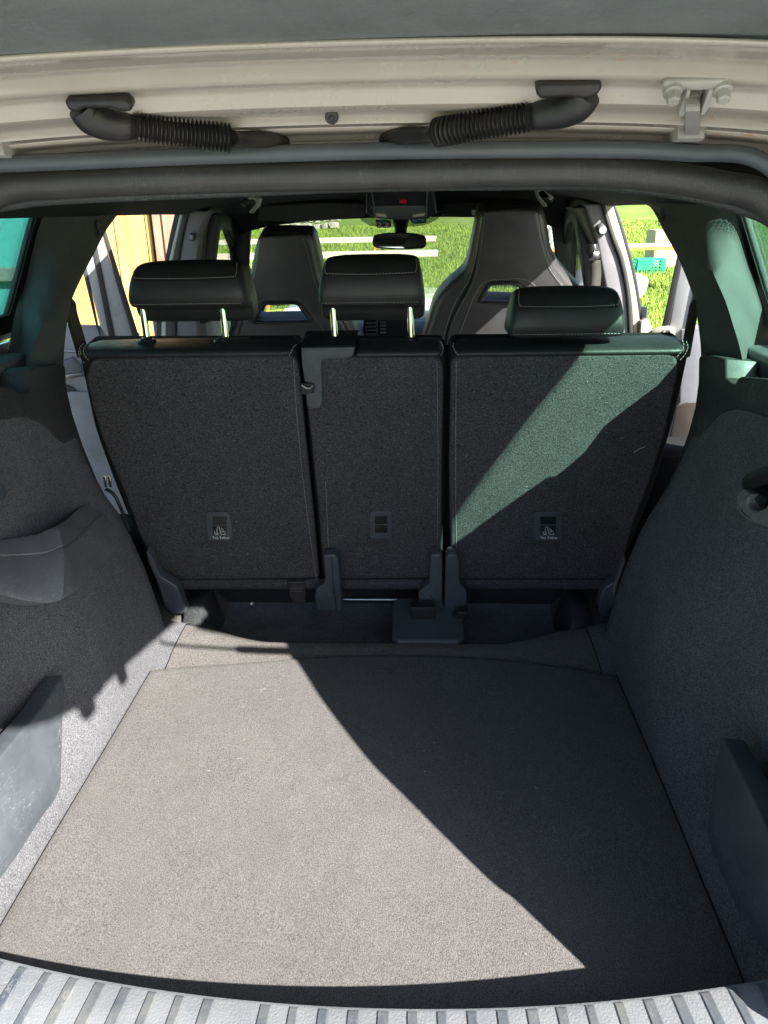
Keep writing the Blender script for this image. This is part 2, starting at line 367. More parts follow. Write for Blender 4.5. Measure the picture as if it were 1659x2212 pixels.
me = bpy.data.meshes.new("grass"); me.vertices.add(len(GV)); me.vertices.foreach_set('co', (GV-np.array([0, 9, -.72])).ravel())
nf = len(GV)//3; me.loops.add(len(GV)); me.loops.foreach_set('vertex_index', np.arange(len(GV))); me.polygons.add(nf); me.polygons.foreach_set('loop_start', np.arange(nf)*3); me.polygons.foreach_set('loop_total', np.full(nf, 3)); me.update()
me.materials.append(M['blade']); go = bpy.data.objects.new("grass", me); COL.objects.link(go); go.location = (0, 9, -.72); tag(go, "bright green meadow grass growing up the slope ahead of the car", 'grass', kind='stuff')
FV = []; FF = []
for i in range(14):
    x, y = -1.5+rng.normal(0, .35), 12.4+rng.normal(0, .4); z = gz(x, y)+.09; n0 = len(FV)
    for k in range(6): FV.append((x+.035*math.cos(k), y+.035*math.sin(k), z))
    FV.append((x, y, z+.015)); FF += [(n0+k, n0+(k+1) % 6, n0+6) for k in range(6)]
tag(mk("wild_flowers", FV, FF, M['leaf'], None, 0), "yellow wild flowers in the meadow beyond the windscreen", 'flowers', kind='stuff')

# dry stone wall along the top of the meadow
wall = thing("stone_wall", (-9, 29, gz(-9, 29)), "pale dry stone wall along the top of the meadow", "stone wall")
stm = []
for k in range(7):
    bm = bmesh.new(); bmesh.ops.create_icosphere(bm, subdivisions=1, radius=1); rs = np.random.default_rng(k)
    for v in bm.verts: v.co = Vector((max(-.7, min(.7, v.co.x*rs.uniform(.8, 1.2))), v.co.y*rs.uniform(.8, 1.1), max(-.65, min(.65, v.co.z*rs.uniform(.8, 1.2)))))
    me = bpy.data.meshes.new("stone"); bm.to_mesh(me); bm.free(); me.materials.append(M['stone']); stm.append(me)
for row in range(4):
    x = -15.5+rng.uniform(0, .3)
    while x < -3.2:
        wv = rng.uniform(.16, .32); so_ = bpy.data.objects.new("stone", stm[rng.integers(7)]); COL.objects.link(so_); so_.parent = wall
        yy = 29+rng.normal(0, .05)+.07*row; zz = gz(x, 29)+.12+row*.25+rng.normal(0, .02)
        so_.location = Vector((x+wv*.7, yy, zz))-wall.location; so_.scale = (wv*.98, .26, rng.uniform(.17, .215)); so_.rotation_euler = (0, rng.normal(0, .08), rng.normal(0, .1)); x += wv*1.42
    
# plank wall of a shed, left of the car
shed = thing("timber_shed", (-2.5, 6.1, -.72), "orange stained plank shed wall with a rough reddish corner post", "shed")
x = -2.70; i = 0
PXR = U(327, 500, Y=6.)[0]
while x < PXR-.02:
    x1 = min(x+rng.uniform(.2, .26), PXR); bx = box("plank", (x+.004, 6+rng.uniform(0, .008), -.75), (x1-.004, 6.035, 2.6), M['plank'], shed, .004, 1); x = x1
box("timber_frame", (-2.70, 6.05, -.75), (PXR+.3, 6.2, 2.6), M['dark'], shed, 0)
pp = [U(327, 462, Y=6.)[0]+.012, U(352, 462, Y=6.)[0], U(353.5, 462, Y=6.)[0], U(392, 462, Y=6.)[0]]
box("corner_post", (pp[0], 5.95, -.75), (pp[1], 6.1, 2.6), M['post'], shed, .008); box("corner_post", (pp[2], 5.93, -.75), (pp[3], 6.1, 2.6), M['post'], shed, .008)
box("skirting_board", (-2.70, 5.93, -.42), (pp[0]-.01, 5.985, -.22), M['tabletop'], shed, .006)
# pale building seen through the tinted left quarter glass
house = thing("green_building", (-10.5, 10, gz(-10.5, 10)), "blue green building seen through the tinted left rear quarter window", "building")
box("wall", (-16, 10, -.8), (-4.9, 16, 6), simple('blue green render', (.10, .40, .46), .8), house, .01)
box("string_course", (-16, 9.9, .15), (-4.9, 9.995, .32), M['doorplas'], house, .01)

# folding tables and bench
def trestle(name, x0, x1, y, z, yawd, label, cat, dy=.5, legs=True, mat_edge=None, group=None):
    t = thing(name, ((x0+x1)/2, y, gz((x0+x1)/2, y)), label, cat, group); L = (x1-x0)/2; base = WL[t]; LG = .3 if x0 > 0 else 1.0
    top = z-base[2]
    def lb(nm, lo, hi, m, bv=.004):
        o = box(nm, np.array(lo)+base, np.array(hi)+base, m, t, bv); return o
    lb("tabletop" if cat == 'table' else "seat", (-L, -dy/2, top-.03), (L, dy/2, top), M['tabletop'])
    lb("edge_rail", (-L+.01, -dy/2-.006, top-.075), (L-.01, -dy/2+.03, top-.031), mat_edge or M['orange']); lb("edge_rail", (-L+.01, dy/2-.03, top-.075), (L-.01, dy/2, top-.031), mat_edge or M['orange'])
    if legs:
        for s in (-1, 1):
            for q in (-1, 1):
                a = np.array([s*(L-LG), q*(dy/2-.03), top-.05])+base; b = np.array([s*(L-LG)+.25*q, q*(dy/2-.03), 0.])+base; b[2] = gz(b[0], b[1])
                tube("leg", [a, b], .03, M['orange'], t, 8)
            tube("cross_bar", [np.array([s*(L-LG)+.05, -dy/2+.03, top*.45])+base, np.array([s*(L-LG)+.05, dy/2-.03, top*.45])+base], .012, M['orange'], t, 8)
    t.rotation_euler.z = math.radians(yawd); return t
def tb(u0, v0, u1, v1, Y, zoff=0):
    a, b = U(u0, v0, Y=Y), U(u1, v1, Y=Y); return a[0], b[0], (a[2]+b[2])/2
x0, x1, z = tb(600, 518, 943, 508, 14.); trestle("folding_table", x0-1., x1, 14., z, -1, "long pale folding table on the grass, far one seen above the middle headrest", "table", .5, mat_edge=M['tabletop'], group="folding tables and benches on the meadow")
x0, x1, z = tb(640, 542, 946, 544, 11.); trestle("folding_table", x0-1.2, x1, 11., z, 1.5, "long pale folding table on the grass, nearer one behind the middle headrest", "table", .3, mat_edge=M['tabletop'], group="folding tables and benches on the meadow")
x0, x1, z = tb(1200, 527, 1500, 529, 12.5); trestle("folding_table", x0-.3, x1+.3, 12.5, z, 0, "folding table with orange legs and edge seen through the right side windows", "table", .5, group="folding tables and benches on the meadow")
# white cloths hung over chairs by the right table
pc = PY(13.4)
for k, (lp, lab) in enumerate((([(1172, 488), (1186, 486), (1206, 492), (1207, 520), (1190, 531), (1176, 527)], "white cloth hanging by the table, left of the right front pillar"), ([(1248, 466), (1262, 464), (1276, 500), (1278, 536), (1262, 545), (1250, 530)], "white cloth hanging by the table, behind the right centre pillar"))):
    q = [pc.loc(U(*p, P=pc)) for p in lp]; n = 10; rows = []
    xa, xb = min(p[0] for p in q), max(p[0] for p in q); za, zb = min(p[1] for p in q), max(p[1] for p in q)
    for i in range(n+1):
        t = i/n; rows.append([(xa+(xb-xa)*(s*(1-.25*t)+.1*math.sin(t*3+s*2)), 13.4+.04*math.sin(s*22+t*3), zb-(zb-za)*t-.03*math.sin(s*9)*t) for s in np.linspace(0, 1, 15)])
    tag(solid(grid("white_cloth", rows, M['whitecloth']), .006), lab, "cloth", "white cloths by the table")
# timber block and crates
Yb = 15.4; pb = PY(Yb); a, b = U(1416, 497, Y=Yb), U(1475, 575, Y=Yb)
bl = box("timber_block", (a[0], Yb, gz(a[0], Yb)-.02), (a[0]+.75, Yb+.6, a[2]), M['stump'], None, .03, 3); tag(bl, "weathered squared timber block standing on the grass behind the green crate", "timber block")
def crate(x0, x1, Y, z0, z1, label, dp=.3, rows_=4):
    t = thing("green_crate", ((x0+x1)/2, Y+dp/2, z0), label, "crate", "green plastic crates on the grass")
    th = .012
    def side(p0, p1):
        p0 = np.array(p0); p1 = np.array(p1); L = np.linalg.norm(p1-p0); pl = Plane((p0[0], p0[1], z0), (p1-p0), (0, 0, 1)); H = z1-z0; hs = []
        nc = max(3, int(L/.06))
        for r in range(rows_):
            for c in range(nc):
                a0 = .02+(L-.04)*c/nc+.006; a1 = .02+(L-.04)*(c+1)/nc-.006; b0 = H*(.08+.84*r/rows_)+.004; b1 = H*(.08+.84*(r+1)/rows_)-.010
                hs.append([(a0, b0), (a1, b0), (a1, b1), (a0, b1)])
        shape("side_panel", pl, [(0, 0), (L, 0), (L, H), (0, H)], th, M['green'], t, .001, 1, px=False, holes=hs)
    side((x0, Y, 0), (x1, Y, 0)); side((x1, Y+dp, 0), (x0, Y+dp, 0)); side((x0, Y+dp, 0), (x0, Y, 0)); side((x1, Y, 0), (x1, Y+dp, 0))
    box("base", (x0+th, Y+th, z0+.01), (x1-th, Y+dp-th, z0+.02), M['green'], t, 0)
    box("rim", (x0-.006, Y-.008, z1-.02), (x1+.006, Y-.001, z1), M['green'], t, .002)
    return t
a, b = U(1379, 555, Y=14.8), U(1436, 585, Y=14.8); gg = gz(a[0], 14.8)
crate(a[0], b[0], 14.8, gg, gg+(a[2]-b[2]), "bright green slatted plastic crate lying in front of the timber block")
a, b = U(1350, 561, Y=15.1), U(1379, 583, Y=15.1); gg = gz(a[0], 15.1); crate(a[0], b[0], 15.1, gg, gg+(a[2]-b[2]), "darker green plastic crate half hidden behind the bright one")

# ================================================================== THE CAR
car = thing("estate_car", (0, 1.5, -.72), "grey car seen into its open boot, tailgate and rear doors open", "car")
def P_(name, *a, **k): return name
# ---- boot side walls
PROF = [(-.02, .505), (0., .507), (.06, .512), (.13, .520), (.20, .530), (.27, .547), (.32, .566), (.385, .598), (.455, .622), (.52, .636), (.60, .646), (.67, .652)]
def wx(z, y):
    z = max(-.02, min(.67, z)); r = np.interp(z, [p[0] for p in PROF], [p[1] for p in PROF])
    nar = np.interp(y, [1.36, 1.42, 1.5, 1.56], [0, .0, .012, .03])*np.interp(z, [0, .1, .25], [1.0, .7, 0])
    arch = np.interp(y, [.6, .98, 1.14, 1.2], [.085, .070, .035, 0.])*np.interp(z, [.02, .09, .30, .45], [0, 1, .8, 0])
    return r-nar+arch
zs = [-.02, 0, .03, .06, .1, .13, .165, .2, .235, .27, .295, .32, .35, .385, .42, .455, .49, .52, .56, .59, .61]
yw = [.56, .64, .72, .8, .9, 1.0, 1.1, 1.2, 1.3, 1.36, 1.40, 1.44, 1.47, 1.50]
for s in (-1, 1):
    rows = [[(s*wx(z, y), y, z) for y in yw]+[(s*(wx(z, 1.5)+.010), 1.515, z), (s*(wx(z, 1.5)+.06), 1.52, z)] for z in zs]
    solid(grid("side_carpet", rows, M['side'], car), .006, -1)
# ---- boot floor under the mat, ramp and recess behind it
rows = []
for x in np.linspace(-.56, .56, 57):
    ax = abs(x); e = np.interp(ax, [.0, .27, .33, .40, .5], [0, .0, .010, .036, .04]); zz = np.interp(ax, [0, .27, .36, .44, .5], [0, 0, .010, .018, .028]); rz = np.interp(ax, [0, .40, .47, .56], [-.08, -.08, .0, .02])
    bump_ = .003*math.sin(x*9)
    rows.append([(x, .5, -.016), (x, 1.37, -.016), (x, 1.40, -.013), (x, 1.43+bump_, -.008), (x, 1.462, -.006+zz*.4), (x, 1.485+e*.6, .0+zz*.7), (x, 1.505+e, .006+zz), (x, 1.517+e, .001+zz), (x, 1.523+e, -.02+zz*.7), (x, 1.545+e*.8, max(-.06, rz-.0)), (x, 1.60+e*.4, rz), (x, 1.9, rz)])
grid("load_floor", rows, M['ramp'], car, smooth=60)
def lfr(x):
    ax = abs(x); e = np.interp(ax, [.0, .27, .33, .40, .5], [0, .0, .010, .036, .04]); zz = np.interp(ax, [0, .27, .36, .44, .5], [0, 0, .010, .018, .028])
    return [(x, 1.395, -.0105), (x, 1.40, -.011), (x, 1.43, -.004), (x, 1.462, -.002+zz*.4), (x, 1.485+e*.6, .003+zz*.7), (x, 1.505+e, .009+zz), (x, 1.519+e, .003+zz)]
for s in (-1, 1):
    sm = [.472, .472, .471, .469, .465, .458, .452]; q = []
    for t in np.linspace(0, 1, 6): q.append([np.array(lfr(s*(sm[k]*(1-t)+.56*t))[k]) for k in range(7)])
    grid("side_carpet", q, M['side'], car, smooth=60)
rows = [[(x, y, z+.004) for (y, z) in ((1.528, -.016), (1.545, -.035), (1.60, -.055), (1.74, -.062), (1.86, -.045), (1.90, .0), (1.91, .06))] for x in np.linspace(-.46, .46, 9)]
grid("recess_lining", rows, M['recess'], car, smooth=60)
for s in (-1, 1):
    shape("recess_corner", Plane((s*.43, 1.6, 0), (0, 1, 0), (s*.25, 0, 1), (s, 0, 0)), [(-.06, -.08), (.12, -.08), (.12, .045), (.04, .045), (-.02, .02)], .05, M['dark'], car, .006, px=False, rad=.01)
for s in (-1, 1): box('side_filler', (min(s*.50, s*.82), 1.80, -.40), (max(s*.50, s*.82), 1.93, .16 if s < 0 else .37), M['matte'], car, .02)  # added dark blocks hiding the bright slivers past the seat edges
box("seat_cross_member", (-.62, 1.93, -.3), (.62, 1.97, .08), M['black'], car, .01)
box("cabin_floor", (-.76, 1.95, -.34), (.76, 3.9, -.30), M['recess'], car, 0)
# vertical seam lines at the ends of the ramp
for s in (-1, 1):
    tube("carpet_seam", [np.array(lfr(s*x_)[k])+np.array([0, 0, .0005]) for k, x_ in ((1, .472), (2, .471), (3, .469), (4, .465), (5, .458), (6, .452))], .0011, M['black'], car, 6)
# ---- lower side divider panels
for s in (-1, 1):
    pl = Plane((s*.502, 1., 0), (0, 1, 0), (s*.10, 0, 1), (s, 0, 0))
    if s < 0: lp = [(139, 1455), (94, 1525), (49, 1578), (0, 1637), (-140, 1800), (-140, 2080), (0, 1903), (37, 1852), (90, 1769), (120, 1728), (131, 1705), (133, 1690)]
    else: lp = [(1557, 1590), (1600, 1672), (1659, 1797), (1800, 2080), (1800, 2330), (1659, 2060), (1612, 2010), (1565, 1907), (1530, 1815), (1525, 1800), (1526, 1785)]
    shape("divider_panel", pl, lp, .035, M['panel'], car, .004, 3, rad=.006)
# ---- upper plastic trim with the parcel shelf ledge
for s in (-1, 1):
    pl = Plane((s*.638, 1.3, .645), (0, 1, 0), (s*.09, 0, 1), (s, 0, 0))
    if s < 0: lp = [(80, 789), (125, 785), (138, 786), (143, 795), (145, 836), (158, 893), (180, 960), (212, 1037), (240, 1090), (262, 1128), (252, 1128), (225, 1090), (192, 1037), (167, 1003), (133, 960), (107, 930), (87, 913), (70, 905), (50, 901), (25, 904), (0, 910), (-160, 950), (-330, 1010), (-330, 850), (-160, 842), (0, 835), (25, 832), (33, 840), (40, 846), (50, 847), (62, 843), (67, 833), (68, 800)]
    else: lp = [(1551, 770), (1520, 764), (1511, 768), (1508, 776), (1507, 827), (1500, 880), (1486, 933), (1462, 1000), (1440, 1045), (1420, 1080), (1432, 1080), (1456, 1040), (1486, 990), (1507, 954), (1528, 922), (1547, 899), (1566, 888), (1585, 884), (1613, 889), (1659, 904), (1760, 940), (1920, 1010), (1920, 850), (1800, 838), (1700, 826), (1640, 816), (1598, 813), (1594, 815), (1587, 828), (1577, 827), (1565, 815), (1565, 776)]
    shape("ledge_trim", pl, lp, .062, M['dark'], car, .006, 3)
    box("parcel_ledge", (min(s*.703, s*.80), .80, .45), (max(s*.703, s*.80), 1.545, .661), M['grey'], car, .010, 3)
    box("shelf_rest", (min(s*.648, s*.70), .62, .57), (max(s*.648, s*.70), 1.16 if s < 0 else 1.20, .612), M['dark'], car, .008, 3)
    obox("shelf_catch", Plane((s*.68, 1.06, .608), (0, 1, 0), (0, 0, 1), (s, 0, 0)), -.14, .06 if s > 0 else .02, .0, .030, -.035, .03, M['dark'], car, .012, 3)
# ---- left storage pocket moulding
def resamp(P, n):
    P = np.array(P); L = np.r_[0, np.cumsum(np.linalg.norm(np.diff(P, axis=0), axis=1))]; t = np.linspace(0, L[-1], n)
    return [np.array([np.interp(q, L, P[:, k]) for k in range(3)]) for q in t]
rim1 = [((177, 1036), -.612), ((198, 1056), -.607), ((203, 1074), -.600), ((175, 1099), -.578), ((150, 1122), -.556), ((125, 1139), -.535)]
rim2 = [((125, 1139), -.535), ((104, 1148), -.545), ((83, 1156), -.558), ((0, 1168), -.602), ((-140, 1180), -.665)]
bot1 = [((190, 1040), -.610), ((217, 1065), -.604), ((254, 1107), -.580), ((268, 1143), -.558), ((266, 1164), -.552), ((236, 1200), -.540), ((208, 1228), -.530), ((167, 1274), -.512), ((130, 1298), -.502)]
bot2 = [((130, 1298), -.502), ((100, 1304), -.514), ((54, 1299), -.538), ((0, 1286), -.566), ((-140, 1255), -.64)]
f_ = lambda L: smoothpath([U(*p, X=x) for p, x in L], 8)
R0 = resamp(f_(rim1), 26)+resamp(f_(rim2), 20)[1:]; B0 = resamp(f_(bot1), 26)+resamp(f_(bot2), 20)[1:]
rows = [[a+np.array([-.010, .004, -.022]) for a in R0], [a+np.array([-.007, .002, -.002]) for a in R0], [a+np.array([-.004, 0, .001]) for a in R0]]
for t, out in ((0, .0), (.05, .004), (.24, .009), (.27, .006), (.30, .010), (.5, .012), (.75, .009), (.93, .005), (.985, .002), (1., -.003)):
    rows.append([a*(1-t)+b*t+np.array([out, -out*.5, 0]) for a, b in zip(R0, B0)])
rows.append([b+np.array([-.03, 0, -.004]) for b in B0])
grid("storage_pocket", rows, plastic("pocket plastic", (.118, .126, .142), .42, 420, .4, .8, (.19, .19, .185), .2), car, smooth=28)
# ---- right: folding hook and strap roller
ph = Plane((.588, 1.2, .4), (0, 1, 0), (.05, 0, 1), (1, 0, 0))
ph2 = ph.shift(-.035)
hk = shape("bag_hook", ph2, [(1605, 1055), (1621, 1067), (1614, 1077), (1613, 1089), (1620, 1099), (1635, 1104), (1652, 1097), (1668, 1072), (1720, 1072), (1720, 1150), (1659, 1139), (1635, 1133), (1611, 1122), (1596, 1109), (1588, 1096), (1590, 1074), (1597, 1061)], .026, M['hook'], car, .004, 3, rad=.003)
tube("hook_edge", smoothpath([U(*p, P=ph2.shift(-.0005)) for p in ((1620, 1067), (1606, 1080), (1600, 1095), (1606, 1110), (1622, 1120))], 4), .0009, M['metal'], hk, 6)
tube("hook_arm", smoothpath([U(*p, P=ph.shift(c)) for p, c in (((1720, 1000), -.03), ((1680, 1018), -.032), (((1642, 1032)), -.030), ((1622, 1044), -.022), ((1640, 1066), -.014), ((1670, 1090), -.01))], 6), .0125, M['black'], car, 14)
shape("hook_socket", ph.shift(-.006), [(1612, 1020), (1640, 1010), (1720, 1000), (1720, 1120), (1640, 1110), (1618, 1080)], .012, M['black'], car, .003, rad=.012)
# left: dark knob by the frame edge
kn = Plane((-.60, 1.05, .5), (0, 1, 0), (0, 0, 1), (-1, 0, 0))
shape("bag_hook", kn.shift(-.03), [(-60, 1030), (-4, 1032), (12, 1046), (19, 1066), (14, 1078), (0, 1086), (-60, 1092)], .03, M['bracket'], car, .007, 3, rad=.004)

# ---- sill
SC = lambda x: .574+.245*(x-.03)**2
nX = 49; XS = np.linspace(-.60, .62, nX)
rows = [[(x, SC(x)+dy, z) for (dy, z) in ((.004, -.02), (.003, .105), (.0, .117), (-.006, .120), (-.06, .119), (-.14, .112), (-.15, .08))] for x in XS]
grid("sill_trim", rows, M['sill'], car, smooth=35)
# worn recessed bands between the raised ribs, fanned like the photograph
pt0 = PZ(.1205)
def sillpt(x, q, dz=0):  # q: distance back from the inner edge
    return np.array([x, SC(x)-q, np.interp(q, [0, .006, .06, .14], [.117, .120, .119, .112])+dz])
ribx = list(np.arange(-.56, .60, .0317)); 
for x in ribx:
    if abs(x+.12) < .02: continue
    wv = .0112+.0015*math.sin(x*40); fan = .10*(x-.03); V = []
    for q in (.005, .009, .05, .08, .12):
        xa = x+fan*q*3.0
        h_ = .0018 if q > .006 else .0006; V.append([sillpt(xa, q, .0003), sillpt(xa+.0015, q, h_), sillpt(xa+wv*1.0, q, h_), sillpt(xa+wv+.0015, q, .0003)])
    grid("sill_rib", V, M['groove'], car, smooth=25)
for x in (-.33, .30):   # gritty crumbs of dirt
    pass
box("rear_bumper", (-.8, .16, -.35), (.8, .425, .075), M['greypaint'], car, .03, 3)
box("rear_panel", (-.62, .43, -.3), (.62, .56, .07), M['dark'], car, .01)

for s in (-1, 1): box("inner_wheel_house", (min(s*.60, s*.82), 1.56, -.40), (max(s*.60, s*.82), 1.80, .20), M['matte'], car, .03, 3)
# ---- opening frame seals
TOPP = [(-.50, .93, .885), (-.462, .942, .912), (-.42, .948, .93)]
def arr(pts): return [np.array(p, float) for p in pts]
mainpx = [(0, 412), (133, 396), (300, 388), (553, 381), (829, 376), (1100, 370), (1300, 371), (1420, 381), (1548, 402), (1659, 432)]
top = [U(*p, Y=.945) for p in mainpx]
EDGE = [(.200, .539), (.235, .553), (.278, .569), (.304, .571), (.364, .595), (.430, .624), (.488, .649), (.55, .694), (.60, .736), (.66, .80), (.705, .84)]
EDR = [np.array([.515, y+.012, z-.006]) for z, y in EDGE]
_old = arr([(-.478, .60, .10), (-.515, .545, .2), (-.518, .65, .424), (-.516, .80, .62), (-.505, .90, .80), (-.46, .935, .885)]); Rc = [np.array([.528, .905, .80])]+EDR[::-1]+arr([(.510, .545, .17), (.478, .60, .10)])
Lc = [p*np.array([-1, 1, 1]) for p in Rc[::-1]]+arr([(-.505, .925, .872), (-.465, .938, .905)])
path = smoothpath(Lc+top[0:-1]+[U(1659, 434, Y=.94), np.array([.520, .925, .855])]+Rc, 8)
tube("boot_seal", path, .0172, M['seal'], car, 16, (1, .98))
toppx = [(-140, 362), (0, 355), (200, 347), (415, 338), (829, 326), (1279, 323), (1479, 330), (1659, 357)]
tp = [U(*p, Y=.915) for p in toppx]
tube("boot_seal", smoothpath([np.array([-.54, .885, .86])]+tp+[np.array([.54, .89, .86])], 8), .0088, M['sealblue'], car, 12)
inpx = [(0, 446), (133, 430), (553, 412), (829, 402), (1250, 399), (1420, 412), (1548, 435), (1659, 472)]
tube("trim_lip", smoothpath([U(*p, Y=.965) for p in inpx], 6), .0065, M['dark'], car, 10)
grid("seal_carrier", [smoothpath([U(u, v, Y=.985) for u, v in row], 3) for row in ([(-120, 345), (0, 334), (415, 322), (829, 312), (1279, 308), (1659, 335), (1780, 355)], [(-120, 400), (0, 390), (415, 375), (829, 365), (1279, 362), (1659, 400), (1780, 440)], [(-120, 470), (0, 452), (415, 420), (829, 406), (1279, 404), (1548, 440), (1780, 560)])], M['dark'], car, smooth=60)
# D pillar trim from the opening edge to the quarter window
for s in (-1, 1):
    A = arr([(.50, .60, .10), (.518, .555, .2), (.520, .64, .424), (.522, .775, .62), (.528, .90, .75), (.520, .945, .865), (.52, .965, .90)]); A = [p*np.array([s, 1, 1]) for p in A]
    B = arr([(.80, .50, .10), (.80, .48, .2), (.80, .60, .424), (.80, .78, .62), (.80, .95, .745), (.74, 1.05, .90), (.70, 1.15, .985)]); B = [p*np.array([s, 1, 1]) for p in B]
    C = arr([(.60, .70, .10), (.60, .70, .2), (.64, .76, .424), (.65, .84, .62), (.67, .93, .74), (.66, 1.03, .88), (.60, 1.05, .96)]); C = [p*np.array([s, 1, 1]) for p in C]
    D = arr([(.79, .85, .10), (.79, .85, .2), (.79, .9, .424), (.80, .97, .62), (.785, 1.02, .745), (.735, 1.10, .875), (.70, 1.22, .955)]); D = [p*np.array([s, 1, 1]) for p in D]
    MR = arr([(.60, .50, .10), (.60, .48, .2), (.60, .58, .424), (.60, .70, .62), (.60, .805, .745), (.60, .69, .88), (.60, .59, 1.03)]); MR = [p*np.array([s, 1, 1]) for p in MR]  # middle row, its upper end shaped rearward to block sun at the roof corner
    solid(grid("rear_pillar", [A, MR, B], M['greypaint'], car), .004)
    st_ = tube("gas_strut", [(s*.545, .835, .685), (s*.545, .69, .844)], .011, M['black'], car, 14); tube("strut_rod", [(s*.545, .69, .844), (s*.545, .52, 1.04)], .0045, M['chrome'], st_, 10)
    grid("rear_pillar_trim", [A, C, D], M['pillar'], car)
# ---- body sides with quarter windows
QW = [(1.03, .715), (1.035, .78), (1.048, .825), (1.075, .853), (1.19, .914), (1.31, .965), (1.722, .975), (1.716, .925), (1.706, .89), (1.70, .85), (1.684, .755), (1.675, .715)]
def wloc(y, z, k=0.): return (y+k, (z-.72)*math.sqrt(1.16))
for s in (-1, 1):
    wp = Plane((s*.80, 0, .72), (0, 1, 0), (-s*.4, 0, 1), (s, 0, 0))
    L = lambda pts: [wloc(*p) for p in pts]
    shape("greenhouse_side", wp.shift(.012), L([(.90, .66), (1.80, .66), (1.88, .80), (1.95, 1.0), (1.16, 1.0), (1.02, .90)]), .010, M['greypaint'], car, .002, px=False, holes=[L(QW)])
    shape("body_side", Plane((s*.83, 0, 0), (0, 1, 0), (0, 0, 1), (s, 0, 0)), [(.50, -.45), (1.82, -.45), (1.74, .30), (1.70, .66), (.90, .66), (.62, .55), (.50, .2)], .012, M['greypaint'], car, .002, px=False)
    g = shape("quarter_window", wp.shift(.004), L([(1.00, .69), (1.02, .83), (1.06, .875), (1.30, .99), (1.76, .99), (1.72, .85), (1.70, .69)]), .004, M['ggreen'], car, 0, px=False)
    QI = [(1.03, .720), (1.037, .78), (1.050, .825), (1.077, .851), (1.192, .911), (1.312, .961), (1.712, .968), (1.706, .925), (1.696, .89), (1.690, .85), (1.674, .755), (1.665, .720)]
    shape("frit_band", wp.shift(.002), L([(.99, .68), (1.01, .835), (1.055, .885), (1.30, 1.0), (1.77, 1.0), (1.73, .85), (1.71, .68)]), .002, M['frit'], car, 0, px=False, holes=[L(QI)])
    V = []; F = []
    for a0, a1 in (((1.665, .72), (1.712, .968)), ((1.05, .828), (1.312, .961))):
        a0 = np.array(wloc(*a0)); a1 = np.array(wloc(*a1)); Ld = np.linalg.norm(a1-a0); dd = (a1-a0)/Ld; nn = np.array([-dd[1], dd[0]])*(1 if a0[0] > 1.5 else -1)
        for rw in range(4):
            for k in range(int(Ld/.006)):
                c = a0+dd*(.006*k+.003*rw)+nn*(.004+.0052*rw); n0 = len(V); r = .0023-.0004*rw
                V += [wp.pt(c[0]+r*math.cos(t), c[1]+r*math.sin(t), .0025) for t in np.linspace(0, 2*math.pi, 7)[:-1]]; F.append(tuple(range(n0, n0+6)))
    tag(mk("frit_dots", V, F, M['frit'], g, 0), kind='stuff')
# ---- rear quarter / C pillar trims (pixel outlines laid on their real planes)
def pillar(s, front, crease, rear, top):
    pass
for s in (-1, 1):
    if s < 0:
        sil = [(272, 438), (262, 452), (248, 472), (228, 500), (202, 550), (180, 592), (158, 640), (148, 680), (140, 740), (137, 800), (140, 860)]
        cre = [(222, 444), (205, 470), (195, 490), (180, 520), (158, 570), (130, 620), (105, 670), (85, 715), (68, 760), (60, 800), (56, 860)]
    else:
        sil = [(1380, 426), (1392, 440), (1405, 448), (1417, 466), (1434, 500), (1462, 551), (1484, 603), (1500, 650), (1508, 700), (1514, 760), (1514, 860)]
        cre = [(1452, 440), (1470, 462), (1490, 480), (1504, 500), (1520, 540), (1545, 600), (1567, 650), (1583, 700), (1598, 750), (1605, 790), (1612, 860)]
    xs_ = [.650, .655, .66, .66, .66, .66, .655, .652, .65, .648, .645]; xc = [.655, .66, .665, .668, .67, .672, .675, .675, .675, .675, .675]
    S_ = [U(*p, X=s*x) for p, x in zip(sil, xs_)]; C_ = [U(*p, X=s*x) for p, x in zip(cre, xc)]
    G_ = [(1.755, 1.0), (1.745, .985), (1.735, .955), (1.725, .925), (1.710, .89), (1.705, .85), (1.70, .80), (1.690, .755), (1.68, .70), (1.68, .66), (1.68, .58)]; G_ = [np.array([s*(.798-.4*(a[1]-.72)), a[0], a[1]]) for a in G_]
    S_ = [np.array([p[0], p[1], p[2]]) for p in S_]
    O_ = [p+np.array([s*.012, .012, 0]) for p in S_]; O2 = [p+np.array([s*.13, .03, 0]) for p in S_]
    mid = [a*.62+b*.38+np.array([s*-.004, 0, 0]) for a, b in zip(C_, G_)]
    def dens(L, n=4): return smoothpath(L, n)
    S2, C2, G2, O2_, O3_, mid2 = dens(S_), dens(C_), dens(G_), dens(O_), dens(O2), dens(mid)
    inn = [a*.5+b*.5+np.array([-s*.006, 0, 0]) for a, b in zip(S2, C2)]
    grid("centre_rear_pillar_trim", [O3_, O2_, S2, inn, C2, mid2, G2], M['pillar'], car, smooth=60)
    # airbag badge
    bp = Plane(C_[2]*.35+S_[2]*.65, (C_[2]-S_[2])*s, S_[2]-S_[4], (s*1, .3, 0))
    ctr = (207, 494) if s < 0 else (1437, 465)
    c0 = bp.loc(U(*ctr, P=bp)); bp = bp.shift(-.011)
    bd = shape("airbag_badge", bp, [(c0[0]-.012, c0[1]-.017), (c0[0]+.010, c0[1]-.017), (c0[0]+.014, c0[1]+.017), (c0[0]-.008, c0[1]+.017)], .004, M['pillar'], car, .0015, px=False, rad=.006)
    text("badge_lettering", "AIR\nBAG", bp.shift(-.0006), c0, .011, M['grey'], bd, px=False)
